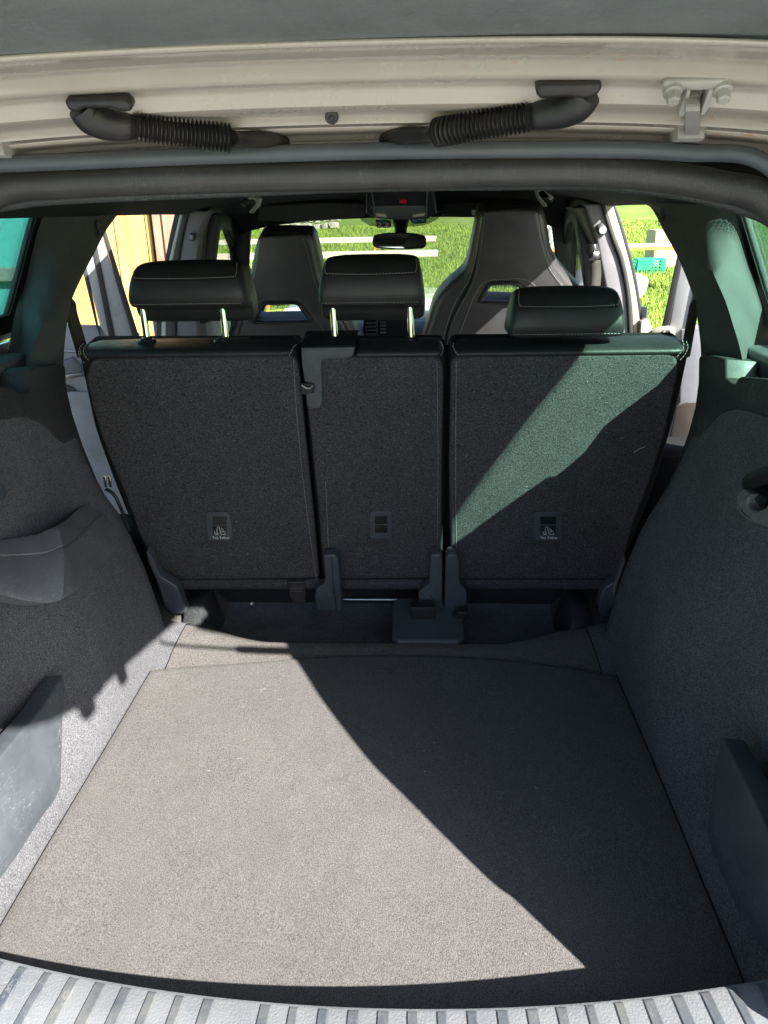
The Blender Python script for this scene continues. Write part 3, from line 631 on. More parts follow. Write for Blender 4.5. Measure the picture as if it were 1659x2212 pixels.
# ---- headliner
def hz(x): return np.interp(abs(x), [0, .3, .46, .54, .60, .66, .74], [.998, .99, .975, .958, .938, .917, .915])
xsH = [-.685, -.67, -.66, -.63, -.60, -.57, -.54, -.5, -.46, -.38, -.3, -.15, 0, .15, .3, .38, .46, .5, .54, .57, .60, .63, .66, .67, .685]
rows = [[(x, y, hz(x)+np.interp(y, [.96, 1.05, 1.4, 2.5, 2.72, 2.86, 2.94], [-.030, 0., .0, 0., -.012, -.055, -.105])*(1 if abs(x) < .6 else .3)) for x in xsH] for y in (.962, 1.0, 1.05, 1.2, 1.5, 1.8, 2.1, 2.4, 2.6, 2.72, 2.8, 2.86, 2.9, 2.94)]
solid(grid("headliner", rows, M['headliner'], car, smooth=70), .006, 1)
rows = [[(x, y, 1.045-.05*(abs(x)/.71)**3+np.interp(y, [.95, 1.2, 2.6, 3.1], [-.035, -.005, 0, -.05])) for x in np.linspace(-.71, .71, 17)] for y in (.99, 1.1, 1.3, 1.7, 2.2, 2.6, 2.9, 3.1)]
solid(grid("roof_panel", rows, M['greypaint'], car, smooth=70), .004, 1)
# roof channel under the tailgate hinge
ch = [((.965), 317), ((.960), 308), ((.955), 296), ((.940), 288), ((.925), 276), ((.920), 268)]

# ---- tailgate
gate = grid("tailgate", [[(x*1.0, U(829, v, Y=y)[1], U(829, v, Y=y)[2]-.030*(abs(x)/.62)**4-.018*(x/.62)**2) for x in np.linspace(-.62, .62, 41)] for (y, v) in
    ((.70, 92), (.715, 100), (.745, 112), (.750, 120), (.757, 124), (.776, 129), (.781, 137), (.785, 164), (.791, 176), (.812, 184), (.816, 192), (.820, 226), (.828, 236), (.858, 243), (.862, 250), (.866, 266), (.905, 272), (.915, 278))], M['beige'], car, smooth=50)
solid(gate, .003, 1)
rows = [[(x, y, U(829, v, Y=y)[2]-.032*(abs(x)/.62)**4-.018*(x/.62)**2) for x in np.linspace(-.62, .62, 41)] for (y, v) in ((.905, 274), (.918, 281), (.925, 286), (.945, 290), (.950, 297), (.972, 303), (.975, 320), (.99, 326))]
solid(grid("roof_channel", rows, M['beige'], car, smooth=50), .003, 1)
# tailgate trim and the rest of the gate, rising over the viewer
gy = [(.738, 1.058), (.722, 1.040), (.708, 1.0405), (.67, 1.046), (.60, 1.054), (.48, 1.082), (.33, 1.118), (.17, 1.150), (.05, 1.20), (-.02, 1.24)]
def gtr(x): return -.030*(abs(x)/.62)**4-.010*(x/.62)**2
cap_v = U(829, 98, Y=.72)[2]-1.040
rows = [[(x, y+ .0*x, z+cap_v+gtr(x)+.001*math.sin(x*5)) for x in np.linspace(-.545, .545, 41)] for y, z in gy]
solid(grid("trim_panel", rows, plastic("tailgate lining plastic", (.15, .165, .165), .5, 210, .9, 0), gate, smooth=60), .004, 1)
rows = [[(x, y, z+.03) for x in np.linspace(-.57, .57, 9)] for y, z in ((.70, 1.07), (.40, 1.13), (.10, 1.18), (-.05, 1.22))]
solid(grid("outer_skin", rows, M['greypaint'], gate, smooth=60), .004, 1)
for y0_, y1_, z_, bv_ in ((.335, .362, 1.040, .002), (.19, .225, 1.068, .002), (.232, .262, 1.088, .001), (.43, .47, 1.052, .002), (.52, .535, 1.03, .001)): box("shadow_block", (.500, y0_, z_), (.522, y1_, z_+.06), M['black'], gate, bv_)  # added blocks out of view, their shadows notch the sunlit edge on the left wall
# hinges with bolts
def hinge(dx):
    Z0 = U(1506, 190, Y=.812); D = np.array([dx, 0, 0]); par = (0, -.62, .55)
    pl = Plane(Z0, (1, 0, 0), par, (0, .3, 1)).shift(-.018); lc_ = lambda L: [pl.loc(U(*p, P=pl)) for p in L]; pd = Plane(pl.o+D, pl.x, pl.y, pl.n)
    hg = shape("tailgate_hinge", pd, lc_([(1431, 184), (1440, 177), (1575, 174), (1584, 180), (1582, 190), (1570, 196), (1445, 200), (1432, 197)]), .008, M['steel'], car, .003, 3, px=False, rad=.004)
    for pr in ([(1483, 190), (1492, 190), (1482, 232), (1476, 246), (1464, 246), (1466, 232)], [(1530, 190), (1541, 190), (1532, 225), (1522, 242), (1513, 243), (1515, 228)]):
        shape("hinge_prong", pd.shift(-.004), lc_(pr), .016, M['steel'], hg, .002, 2, px=False)
    shape("hinge_slot", pd.shift(-.0005), lc_([(1488, 206), (1511, 205), (1510, 236), (1484, 236)]), .003, M['black'], hg, 0, px=False)
    for p in ((1453, 197), (1561, 194)):
        c = U(*p, P=pl)+D; ax = np.array([0, -.55, -.83]); disc("bolt", c-ax*.003, ax, .0085, .006, M['steel'], hg, 20, .001); disc("bolt", c+ax*.002, ax, .0062, .010, M['steel'], hg, 6, .0015)
    rowsA = []
    for k, (v, y, w_) in enumerate(((212, .792, .0062), (222, .784, .0064), (228, .793, .0064), (238, .797, .0066), (243, .808, .0066), (262, .835, .0068), (290, .890, .0070))):
        p = U(1497 if k < 6 else 1494, v, Y=y)+D; rowsA.append([p+np.array([-w_, 0, -.001]), p+np.array([w_, 0, -.001]), p+np.array([w_, .006, .006]), p+np.array([-w_, .006, .006])])
    grid("hinge_arm", rowsA, M['steel'], hg, True, 25, True)
    pf = Plane(U(1494, 283, Y=.895)+D, (1, 0, 0), (0, .12, 1), (0, 1, 0)); pf0 = Plane(U(1494, 283, Y=.895), (1, 0, 0), (0, .12, 1), (0, 1, 0))
    shape("hinge_foot", pf, [pf0.loc(U(*p, P=pf0)) for p in ((1464, 268), (1523, 268), (1523, 299), (1464, 299))], .05, M['steel'], hg, .002, 2, px=False)
hinge(0); hinge(-.742)
# wiring gaiters
def gaiter(s):
    if s > 0: plate = [(1160, 182), (1300, 179), (1302, 190), (1290, 210), (1268, 216), (1225, 212), (1200, 214), (1168, 216), (1158, 205)]; neck = [(1268, 200), (1250, 221), (1215, 240), (1172, 248), (1142, 252)]; cor = [(1150, 252), (1060, 266), (980, 280), (945, 286)]; tail = [(945, 286), (910, 290), (870, 294), (835, 302)]; w0 = .0185
    else: plate = [(136, 216), (265, 213), (282, 228), (283, 242), (262, 245), (240, 236), (180, 236), (165, 247), (146, 240)]; neck = [(176, 230), (194, 250), (226, 267), (264, 273), (292, 272)]; cor = [(287, 272), (360, 283), (430, 291), (495, 298)]; tail = [(495, 298), (530, 299), (570, 302), (612, 309)]; w0 = .0185
    gy_ = .800; pl = Plane(U(*plate[0], Y=.785), (1, 0, 0), (0, -.45, .9), (0, 1, .4))
    g = shape("wiring_gaiter", pl, plate, .020, M['gaiter'], car, .004, 3, rad=.004)
    tube("gaiter_elbow", smoothpath([U(*p, Y=gy_+.004+.006*i) for i, p in enumerate(neck)], 5), list(np.interp(np.linspace(0, 1, 21), [0, .3, .6, 1], [.0145, .0165, .0140, .0118])), M['gaiter'], g, 16)
    P = resamp(smoothpath([U(*p, Y=gy_+.02+.012*i) for i, p in enumerate(cor)], 10), 23*6+1); rad = [.0110+.0030*max(-.6, math.cos(2*math.pi*i/6))*(1 if i > 2 else .3) for i in range(len(P))]
    tube("bellows", P, rad, M['gaiter'], g, 18)
    tube("gaiter_boot", smoothpath([U(*p, Y=.858+.026*i) for i, p in enumerate(tail)], 6), list(np.interp(np.linspace(0, 1, 19), [0, .15, .5, .8, 1], [.0115, .0090, .0105, .0125, .010])), M['gaiter'], g, 16, (1, .75))
    e = U(*( (585, 303) if s < 0 else (862, 300)), Y=.935)
    disc("gaiter_flange", e, (0, -.8, -.3), .0145, .005, M['gaiter'], g, 24)
gaiter(-1); gaiter(1)
c = U(717, 251, Y=.846); pg = disc("rubber_plug", c, (0, -.85, -.5), .0068, .004, M['gaiter'], car, 24, .001); disc("plug_core", c+np.array([0, -.0034, -.002]), (0, -.85, -.5), .0026, .0016, M['black'], pg, 12, .0004)

# ---- B pillars
def strips(s, data, Y0, dY, H=None):
    pass
BL = PY(2.60); BR = PY(2.60)
# right B pillar
shape("belt_pillar_trim", BR.shift(.02), [(1236, 448), (1269, 446), (1291, 519), (1313, 618), (1330, 760), (1306, 760), (1304, 618), (1293, 557), (1271, 510), (1244, 455)], .16, simple("olive trim", (.085, .088, .070), .7), car, .008, 3)
shape("centre_pillar", BR, [(1262, 440), (1302, 440), (1323, 520), (1341, 572), (1352, 618), (1357, 660), (1361, 760), (1318, 760), (1308, 618), (1289, 519), (1266, 450)], .12, plastic("grey pillar trim", (.16, .16, .175), .6, 300, .5), car, .008, 3)
for nm, a, b, dz, m in (("door_seal", [(1298, 438), (1322, 515), (1339, 560), (1352, 620), (1358, 680), (1361, 760)], [(1304, 438), (1328, 512), (1346, 558), (1359, 620), (1366, 680), (1369, 760)], -.012, 'rubber'),
                        ("door_frame", [(1304, 436), (1328, 512), (1346, 558), (1359, 620), (1366, 680), (1369, 760)], [(1322, 436), (1345, 512), (1362, 575), (1375, 640), (1383, 700), (1390, 760)], .0, 'beige'),
                        ("door_seal", [(1320, 436), (1343, 512), (1361, 575), (1374, 640), (1381, 700), (1386, 760)], [(1328, 436), (1352, 508), (1371, 580), (1382, 640), (1389, 690), (1394, 760)], .01, 'rubber')):
    shape(nm, BR.shift(dz), smoothpath(a, 3)+smoothpath(b, 3)[::-1], .08, M[m], car, .003, 2)
hc = U(1299, 498, Y=2.59); cg = shape("belt_height_grip", BR.shift(-.012), [(1291, 486), (1300, 481), (1308, 488), (1311, 500), (1306, 508), (1298, 509), (1292, 502)], .016, M['dark'], car, .003, 3); disc("grip_button", U(1301, 497, Y=2.586), (0, -1, 0), .012, .008, M['doorplas'], cg, 18)
shape("door_check_bracket", BR.shift(-.03), [(1386, 694), (1395, 688), (1404, 692), (1406, 702), (1426, 760), (1380, 760)], .03, M['beige'], car, .003)
# left B pillar
shape("centre_pillar", BL, [(405, 455), (450, 455), (432, 500), (425, 560), (420, 640), (430, 760), (380, 760), (379, 640), (385, 561), (396, 500)], .12, plastic("left pillar trim", (.13, .13, .145), .6, 300, .5), car, .008, 3)
for nm, a, b, dz, m in (("door_seal", [(396, 457), (387, 500), (374, 561), (362, 640), (358, 760)], [(408, 457), (397, 500), (386, 561), (379, 640), (380, 760)], -.008, 'rubber'),
                        ("door_frame", [(389, 457), (379, 500), (365, 561), (352, 640), (346, 760)], [(396, 457), (387, 500), (374, 561), (362, 640), (358, 760)], .0, 'greypaint'),
                        ("door_seal", [(378, 457), (368, 500), (356, 561), (342, 640), (336, 760)], [(390, 457), (380, 500), (366, 561), (353, 640), (347, 760)], .01, 'rubber')):
    shape(nm, BL.shift(dz), smoothpath(a, 3)+smoothpath(b, 3)[::-1], .08, M[m], car, .003, 2)
cg = shape("belt_height_grip", BL.shift(-.012), [(407, 508), (412, 503), (419, 505), (420, 515), (416, 522), (408, 521)], .016, M['dark'], car, .003, 3)
tube("grip_button", [U(414, 508, Y=2.582), U(413, 517, Y=2.582)], .006, M['doorplas'], cg, 10)
# lower B pillar in the cabin + side shell ahead
for s in (-1, 1):
    box("door_sill", (min(s*.66, s*.80), 1.7, -.42), (max(s*.66, s*.80), 3.8, -.20), M['greypaint'], car, .01)
    pl = Plane((s*.79, 0, 0), (0, 1, 0), (0, 0, 1), (s, 0, 0))
    d = shape("front_door", pl, [(2.66, -.35), (3.75, -.35), (3.75, .50), (3.62, .56), (3.0, .585), (2.66, .60)], .05, M['doorplas'], car, .01, 3, px=False)
    shape("window_frame", Plane((s*.775, 0, 0), (0, 1, 0), (s*-.22, 0, 1), (s, 0, 0)), [(2.64, .58), (3.72, .54), (3.40, .68), (3.05, .83), (2.86, .925), (2.70, .935), (2.66, .93)], .03, M['rubber'], d, .004, 2, px=False, holes=[[(2.70, .615), (3.58, .575), (3.33, .67), (3.0, .80), (2.84, .88), (2.74, .89), (2.715, .88)]])
    shape("door_pane", Plane((s*.785, 0, 0), (0, 1, 0), (s*-.22, 0, 1), (s, 0, 0)), [(2.69, .60), (3.6, .565), (3.33, .68), (3.0, .81), (2.84, .89), (2.73, .90), (2.70, .89)], .004, M['gclear'], d, 0, px=False)
# ---- A pillars, windscreen, dashboard
for s, lp, sl_ in ((-1, [(541, 452), (541, 480), (538, 560), (533, 640), (528, 720), (502, 720), (504, 640), (502, 560), (498, 520), (488, 492), (470, 476), (455, 470), (440, 464), (425, 452)], [(497, 520), (503, 560), (505, 640), (503, 720)]),
                   (1, [(1186, 450), (1190, 480), (1200, 560), (1206, 620), (1212, 720), (1268, 720), (1261, 620), (1254, 577), (1254, 500), (1250, 472), (1240, 450)], [(1246, 480), (1247, 520), (1247, 577), (1254, 620), (1260, 720)])):
    ap = Plane((0, 2.98, .8), (1, 0, 0), (0, -.7, 1), (0, 1, .7)); pt_ = shape("windscreen_pillar", ap, smoothpath(lp+[lp[0]], 3)[:-1], .05, M['pillar'], car, .008, 3)
    tube("door_seal", smoothpath([U(*p, P=ap.shift(-.004)) for p in sl_], 4), .010, M['rubber'], car, 10)
cowl = U(829, 636, Y=3.75)
bx0 = [U(538, 466, Y=2.92), U(700, 463, Y=2.92), U(860, 463, Y=2.92), U(1030, 462, Y=2.92), U(1190, 462, Y=2.92)]
bx1 = [np.array([-.72, 3.85, .46]), np.array([-.36, 3.98, .48]), np.array([0, 4.02, .49]), np.array([.36, 3.98, .48]), np.array([.72, 3.85, .46])]
t1, b1 = smoothpath(bx0, 4), smoothpath(bx1, 4)
ws = grid("windscreen", [[a*(1-k)+b*k for a, b in zip(t1, b1)] for k in np.linspace(0, 1, 6)], M['gscreen'], car, smooth=80)
# grey shaded band with stickers, behind the mirror
wpl = Plane(U(850, 480, Y=2.97), (1, 0, 0), (0, -1., .47), (0, 1, .2)); wpl.o = wpl.o-wpl.n*.0
bandm = glass("mirror shade band", (.62, .66, .60), .3)
shape("shade_band", wpl, [(770, 462), (955, 462), (945, 474), (925, 484), (905, 489), (835, 491), (800, 488), (782, 478)], .003, bandm, ws, 0)
for nm, lp, m_, tx, cpt in (("inspection_sticker", [(811, 476), (832, 474), (844, 478), (845, 489), (841, 492), (814, 492)], 'purple', "22", (827, 486)), ("inspection_sticker", [(885, 467), (921, 466), (921, 481), (912, 483), (892, 483), (887, 479)], 'teal', "24", (902, 474))):
    st = shape(nm, wpl.shift(-.004), lp, .001, M[m_], ws, 0); text("sticker_number", tx, wpl.shift(-.0055), cpt, .052, M['white'], st)
shape("sticker_emblem", wpl.shift(-.0055), [(820, 477), (834, 476), (834, 481), (820, 481)], .0005, M['teal'], ws, 0)
# roof console
cp = Plane(U(868, 440, Y=2.62), (1, 0, 0), (0, -.9, .3), (0, .4, 1))
con = shape("roof_console", Plane(U(868, 440, Y=2.66), (1, 0, 0), (0, -1., .42), (0, .3, 1)), [(792, 400), (935, 400), (944, 462), (925, 474), (865, 477), (815, 473), (790, 462)], .05, M['black'], car, .006, 3)
cq = Plane(U(868, 440, Y=2.66), (1, 0, 0), (0, -1., .42), (0, .3, 1)).shift(-.003)
shape("console_panel", cq, [(800, 447), (926, 446), (922, 469), (868, 474), (812, 470)], .006, plastic("console grey", (.09, .10, .10), .35, 300, .1), con, .002)
shape("red_button", cq.shift(-.002), [(863, 434), (878, 434), (878, 440), (863, 440)], .008, M['red'], con, .001)
for lp in ([(807, 462), (833, 464), (835, 470), (813, 468)], [(892, 465), (920, 461), (918, 467), (893, 470)]): shape("reading_lamp", cq.shift(-.003), lp, .006, M['lampglass'], con, .001)
for a, b in (((803, 412), (812, 469)), ((923, 410), (919, 468))): tube("console_edge", [U(*a, P=cq.shift(-.002)), U(*b, P=cq.shift(-.002))], .0025, M['metal'], con, 8)
# visors
for lp, s in (([(560, 446), (700, 440), (785, 440), (792, 458), (786, 470), (700, 478), (640, 481), (556, 479)], -1), ([(942, 440), (1060, 438), (1180, 440), (1186, 470), (1080, 474), (960, 466), (944, 458)], 1)):
    v = shape("sun_visor", Plane(U(868, 455, Y=2.80), (1, 0, 0), (0, -.55, .85), (0, 1, .6)), lp, .022, M['headliner'], car, .007, 3, rad=.01)
    if s > 0:
        vp = Plane(U(868, 455, Y=2.80), (1, 0, 0), (0, -.55, .85), (0, 1, .6)).shift(-.001)
        lb_ = shape("airbag_label", vp, [(1019, 454), (1041, 453), (1041, 465), (1020, 465)], .0015, M['visorlabel'], v, 0)
        shape("label_print", vp.shift(-.001), [(1021, 459.5), (1040, 459), (1040, 464), (1021, 464)], .0006, M['white'], lb_, 0); text("label_text", "AIRBAG", vp.shift(-.0022), (1030.5, 461.7), .0085, M['black'], lb_)
# roof grab handles
hm = plastic("grab handle plastic", (.22, .22, .22), .4, 300, .1)
for lp, bs in (([(534, 426), (541, 423), (554, 422), (560, 429), (556, 444), (541, 461), (537, 457), (551, 442), (552, 434), (546, 430), (537, 431)], [(517, 440), (534, 425), (548, 430), (534, 448), (526, 448)]),
               ([(1158, 408), (1172, 406), (1196, 425), (1194, 430), (1188, 432), (1172, 414), (1166, 418), (1167, 424), (1183, 444), (1179, 447), (1162, 425)], [(1176, 414), (1198, 428), (1192, 438), (1176, 424)])):
    hp_ = PY(2.35); gh = shape("grab_handle", hp_, lp, .05, hm, car, .004, 3); shape("handle_mount", hp_.shift(.02), bs, .06, M['black'], gh, .004)
# interior mirror
pm = Plane(U(862, 520, Y=2.86), (1, .0, 0), (0, .10, 1), (0, 1, 0))
mc = U(862, 520, P=pm); R_ = [(812, 506), (835, 502.5), (862, 501.5), (895, 503), (917, 508), (921, 516), (921, 530), (914, 536), (880, 538), (842, 538), (812, 535), (805, 530), (804, 518), (807, 509)]
mr = shape("rear_view_mirror", pm, R_, .030, M['black'], car, .006, 3, rad=.008)
shape("mirror_glass", Plane(mc+np.array([0, -.0015, 0]), (1, .055, 0), (0, .06, 1), (0, 1, 0)), [(814, 508.5), (862, 504), (912, 509), (918, 517), (918, 529), (911, 534), (862, 536), (814, 533), (807, 528), (807, 517)], .002, M['mirror'], mr, 0, rad=.01)
tube("mirror_stalk", [U(866, 474, Y=2.93), U(866, 488, Y=2.91), U(866, 504, Y=2.885)], [.030, .024, .020], M['black'], mr, 16)
# dashboard
grid("dashboard", [[(x, y, z) for x in np.linspace(-.74, .74, 9)] for y, z in ((3.98, .44), (3.75, .455), (3.5, .45), (3.36, .42), (3.33, .36), (3.36, .1), (3.5, -.2))], M['black'], car, smooth=60)
dp = PY(3.22); dash = shape("centre_vents", dp, [(786, 676), (880, 676), (885, 760), (780, 760)], .1, M['black'], car, .006)
for k in range(5): obox("vent_slat", Plane(U(804, 690+8*k, Y=3.21), (1, 0, 0), (0, 0, 1), (0, 1, 0)), -.028, .022, -.0025, .0025, 0, .02, M['metal'], dash, .001)
for k in range(6): obox("dash_button", Plane(U(827, 689+7.5*k, Y=3.205), (1, 0, 0), (0, 0, 1), (0, 1, 0)), -.012, .012, -.003, .003, 0, .02, M['doorplas'], dash, .001)
tube("chrome_strip", [U(814, 676, Y=3.2), U(814, 750, Y=3.2)], .004, M['chrome'], dash, 8)
box("bonnet", (-.72, 4.05, .30), (.72, 4.95, .40), M['greypaint'], car, .04, 4)
tube("steering_wheel", [np.array([-.38+.185*math.cos(t), 3.10+.05*math.sin(t), .50+.175*math.sin(t)]) for t in np.linspace(0, 2*math.pi, 40)], .015, M['leather'], car, 12)
# right door mirror
dm = PY(3.55); mh = shape("door_mirror", dm, [(1372, 590), (1385, 592), (1403, 602), (1402, 612), (1398, 628), (1388, 642), (1376, 650), (1372, 640)], .10, M['greypaint'], car, .012, 3, rad=.01)
shape("mirror_pane", dm.shift(-.002), [(1372, 596), (1384, 598), (1391, 605), (1389, 618), (1382, 632), (1374, 636)], .004, simple("pale mirror", (.55, .66, .72), .08, .9), mh, 0)

# ---- open rear doors
def door(s):
    th = math.radians(66); H = np.array([s*.80, 2.60, 0]); d = np.array([s*math.sin(th), -math.cos(th), 0]); pl = Plane(H, d, (0, 0, 1), (0, 1, 0))
    return pl
pl = door(-1)
def dpx(pts): return [pl.loc(U(*p, P=pl)) for p in pts]
ld = shape("rear_door", pl.shift(.0), [(300, 738), (302, 722), (210, 705), (140, 703), (60, 706), (40, 900), (60, 1150), (160, 1300), (330, 1300), (330, 738)], .05, M['doorplas'], car, .008, 3)
fr = [((229, 498), (303, 735), (222, 506), (289, 735), 'rubber', -.020), ((221, 508), (290, 735), (209, 530), (246, 735), 'greypaint', -.012), ((209, 528), (250, 735), (201, 548), (237, 735), 'rubber', -.018), ((202, 546), (238, 735), (187, 585), (217, 706), 'greypaint', -.010), ((188, 580), (219, 735), (180, 590), (208, 705), 'rubber', -.014)]
tdir = None
for a, b, c_, d_, m, dz in fr:
    ext = lambda p, q: (p[0]-(q[0]-p[0])*.35, p[1]-(q[1]-p[1])*.35)
    a2, c2 = ext(a, b), ext(c_, d_)
    shape("window_frame", pl.shift(dz), [a2, b, d_, c2], .03, M[m], ld, .003)
lp = [(160, 560), (236, 735), (40, 735), (20, 560)]
shape("window_pane", pl.shift(.015), [(212, 560), (240, 712), (60, 712), (60, 560)], .004, M['gclear'], ld, 0)
shape("armrest", pl.shift(-.02), [(140, 778), (158, 772), (176, 790), (178, 808), (160, 812), (130, 812), (120, 790)], .03, M['doorleather'], ld, .01, 3)
shape("armrest_edge", pl.shift(-.024), [(120, 812), (176, 806), (184, 806), (184, 812), (150, 818), (120, 818)], .012, M['metal'], ld, .002)
shape("speaker_ring", pl.shift(-.010), [(146, 832), (160, 838), (170, 852), (171, 870), (160, 886), (148, 892), (120, 892), (120, 832)], .014, M['dark'], ld, .004, 3, rad=.01)
shape("lower_panel", pl.shift(-.014), [(120, 850), (156, 846), (212, 848), (230, 980), (188, 985), (150, 940), (120, 920)], .01, M['doorplas'], ld, .003)
tube("door_rail", [U(100, 757, P=pl.shift(-.01)), U(170, 760, P=pl.shift(-.01))], .004, M['metal'], ld, 8)
pl = door(1)
rd = shape("rear_door", pl, [(1395, 738), (1420, 722), (1450, 708), (1540, 700), (1640, 706), (1640, 1100), (1500, 1250), (1380, 1250), (1380, 738)], .05, M['greypaint'], car, .008, 3)
for a, b, c_, d_, m, dz in (((1464, 545), (1428, 712), (1475, 560), (1443, 712), 'rubber', -.02), ((1474, 558), (1441, 735), (1520, 560), (1477, 735), 'greypaint', -.010), ((1505, 600), (1472, 760), (1520, 600), (1488, 760), 'rubber', -.016)):
    shape("window_frame", pl.shift(dz), [(a[0]+(a[0]-b[0])*.35, a[1]+(a[1]-b[1])*.35), b, d_, (c_[0]+(c_[0]-d_[0])*.35, c_[1]+(c_[1]-d_[1])*.35)], .03, M[m], rd, .003)
shape("window_pane", pl.shift(.015), [(1500, 520), (1600, 520), (1600, 720), (1470, 720)], .004, M['gclear'], rd, 0)
shape("latch_plate", pl.shift(-.03), [(1408, 712), (1425, 706), (1445, 704), (1457, 712), (1458, 740), (1404, 740)], .02, M['beige'], rd, .004, rad=.008)
tube("latch_loop", smoothpath([U(1432, 726, P=pl.shift(-.034)), U(1434, 716, P=pl.shift(-.034)), U(1444, 712, P=pl.shift(-.034)), U(1450, 717, P=pl.shift(-.034))]), .004, M['steel'], rd, 8)
shape("door_card", pl.shift(-.03), [(1472, 712), (1530, 706), (1560, 1000), (1440, 1000), (1452, 890), (1468, 868)], .03, M['doorplas'], rd, .006)
shape("map_pocket", pl.shift(-.045), [(1460, 880), (1480, 872), (1520, 872), (1520, 1020), (1444, 1020), (1444, 960)], .02, simple("brown grey pocket", (.035, .026, .022), .8), rd, .006)

# ================================================================== SEATS
SP = Plane((0, 1.56, .67), (1, 0, 0), (0, -.157, .9876), (0, 1, .1))
grpB = "rear seat backrests"; grpH = "rear headrests"
def topz(px): return SP.loc(U(*px, P=SP))
def roll(name, x0, x1, y0, parent, taperL=.02, taperR=.02, mat=None, h=.0215):
    prof = [(.004, -.004), (-.006, .000), (-.010, .005), (-.0092, .009), (-.004, .0125), (.006, .0150), (.022, .0162), (.045, .0162), (.075, .014), (.100, .008), (.115, -.002), (.118, -.03)]
    rows = []; n = 30
    for i in range(n+1):
        x = x0+(x1-x0)*i/n; e = 1.
        if x-x0 < taperL: e = min(e, math.sqrt(max(0, 1-((taperL-(x-x0))/taperL)**2))*.5+.5)
        if x1-x < taperR: e = min(e, math.sqrt(max(0, 1-((taperR-(x1-x))/taperR)**2))*.5+.5)
        wob = .0012*math.sin(x*37)+.001*math.sin(x*91)
        rows.append([SP.pt(x, y0+b*(e if b > 0 else 1)+wob*(b > .02), .004+(a-.05)*e+.05) for a, b in prof])
    o = grid(name, rows, mat or M['leather'], parent, False, 60, False)
    # close the ends
    return o
def cap(o): return o
def seat(x0, x1, outer, carp, label, lipx, side):
    t = thing("rear_seat_backrest", SP.pt((x0+x1)/2, -.62, 0), label, "seat back", grpB)
    shape("cushion", SP.shift(.004), outer, .115, M['matte'], t, .022, 4, rad=.03)
    shape("carpet_back", SP.shift(-.004), carp, .02, M['back'], t, .007, 4, rad=.016)
    a, b = SP.loc(U(lipx[0], 1268, P=SP)), SP.loc(U(lipx[1], 1268, P=SP))
    # padded lower edge that rolls under
    rows = []
    for i in range(25):
        x = a[0]+(b[0]-a[0])*i/24; y = a[1]+(b[1]-a[1])*i/24; e = min(1, min(i, 24-i)/1.5+.55)
        rows.append([SP.pt(x, y+q*1.0, c_) for q, c_ in ((.020, .01), (.018, .000), (.010, -.003*e), (-.002, -.001), (-.012, .006), (-.018, .018), (-.016, .04), (0, .06))])
    grid("lower_flap", rows, M['back'], t, smooth=70)
    return t
outL = [(168, 757), (632, 756), (642, 768), (655, 900), (675, 1100), (691, 1250), (690, 1281), (372, 1281), (352, 1270), (330, 1240), (285, 1150), (240, 1040), (200, 930), (172, 800), (166, 775)]
carL = [(196, 776), (637, 768), (646, 800), (658, 930), (676, 1100), (690, 1250), (356, 1254), (322, 1200), (300, 1155), (267, 1062), (233, 985), (204, 900), (183, 815)]
sL = seat(-.62, -.16, outL, carL, "wide carpet backed rear seat back on the left under the raised headrest", (356, 690), -1)
outM = [(655, 757), (955, 755), (964, 770), (962, 1000), (961, 1280), (700, 1281), (693, 1250), (680, 1100), (660, 900), (652, 775)]
carM = [(652, 772), (950, 770), (958, 800), (955, 1000), (954, 1250), (700, 1252), (690, 1130), (672, 950), (660, 850)]
sM = seat(-.155, .14, outM, carM, "narrow middle rear seat back with black latch bracket at its top corner", (700, 954), 0)
outR = [(980, 754), (1484, 750), (1492, 768), (1485, 800), (1470, 870), (1440, 980), (1400, 1100), (1355, 1210), (1335, 1280), (972, 1282), (970, 772)]
carR = [(974, 772), (1445, 763), (1468, 782), (1464, 815), (1437, 940), (1403, 1043), (1371, 1124), (1350, 1198), (1333, 1252), (974, 1252), (970, 1000)]
sR = seat(.145, .62, outR, carR, "rear seat back on the right crossed by a diagonal band of green sunlight", (974, 1335), 1)
y0 = topz((829, 768))[1]
roll("leather_top", topz((160, 760))[0], topz((642, 760))[0], topz((400, 771))[1], sL, .035, .012)
roll("leather_top", topz((765, 760))[0], topz((958, 760))[0], topz((860, 771))[1], sM, .006, .012)
roll("leather_top", topz((973, 760))[0], topz((1494, 760))[0], topz((1230, 768))[1], sR, .012, .035)
def sp(pts, off=-.008, plane=SP): return smoothpath([U(*p, P=plane.shift(off)) for p in pts], 5)
stitches("stitching", sp([(180, 742), (172, 752), (170, 765), (176, 778), (186, 788)], -.002), sL); stitches("stitching", sp([(190, 742), (181, 752), (181, 764), (187, 774), (196, 782)], -.008), sL)
stitches("stitching", sp([(640, 744), (634, 750), (628, 762), (622, 774)], -.011), sL)
stitches("stitching", sp([(952, 738), (957, 748), (956, 760), (952, 768)], -.011), sM)
stitches("stitching", sp([(980, 740), (978, 748), (984, 760), (992, 770)], -.011), sR)
stitches("stitching", sp([(1474, 735), (1477, 748), (1468, 764), (1458, 775)], -.011), sR); stitches("stitching", sp([(1482, 737), (1486, 750), (1478, 768), (1464, 782)], -.006), sR)
# seams in the carpet backs
for par, pts in ((sL, [(634, 775), (640, 880), (655, 1040), (676, 1200), (684, 1250)]), (sM, [(703, 1040), (706, 1100), (712, 1250)]), (sM, [(944, 780), (946, 1000), (944, 1200)]), (sR, [(986, 780), (984, 1000), (986, 1200)])):
    tube("carpet_seam", sp(pts, -.0045), .0009, M['recess'], par, 6)
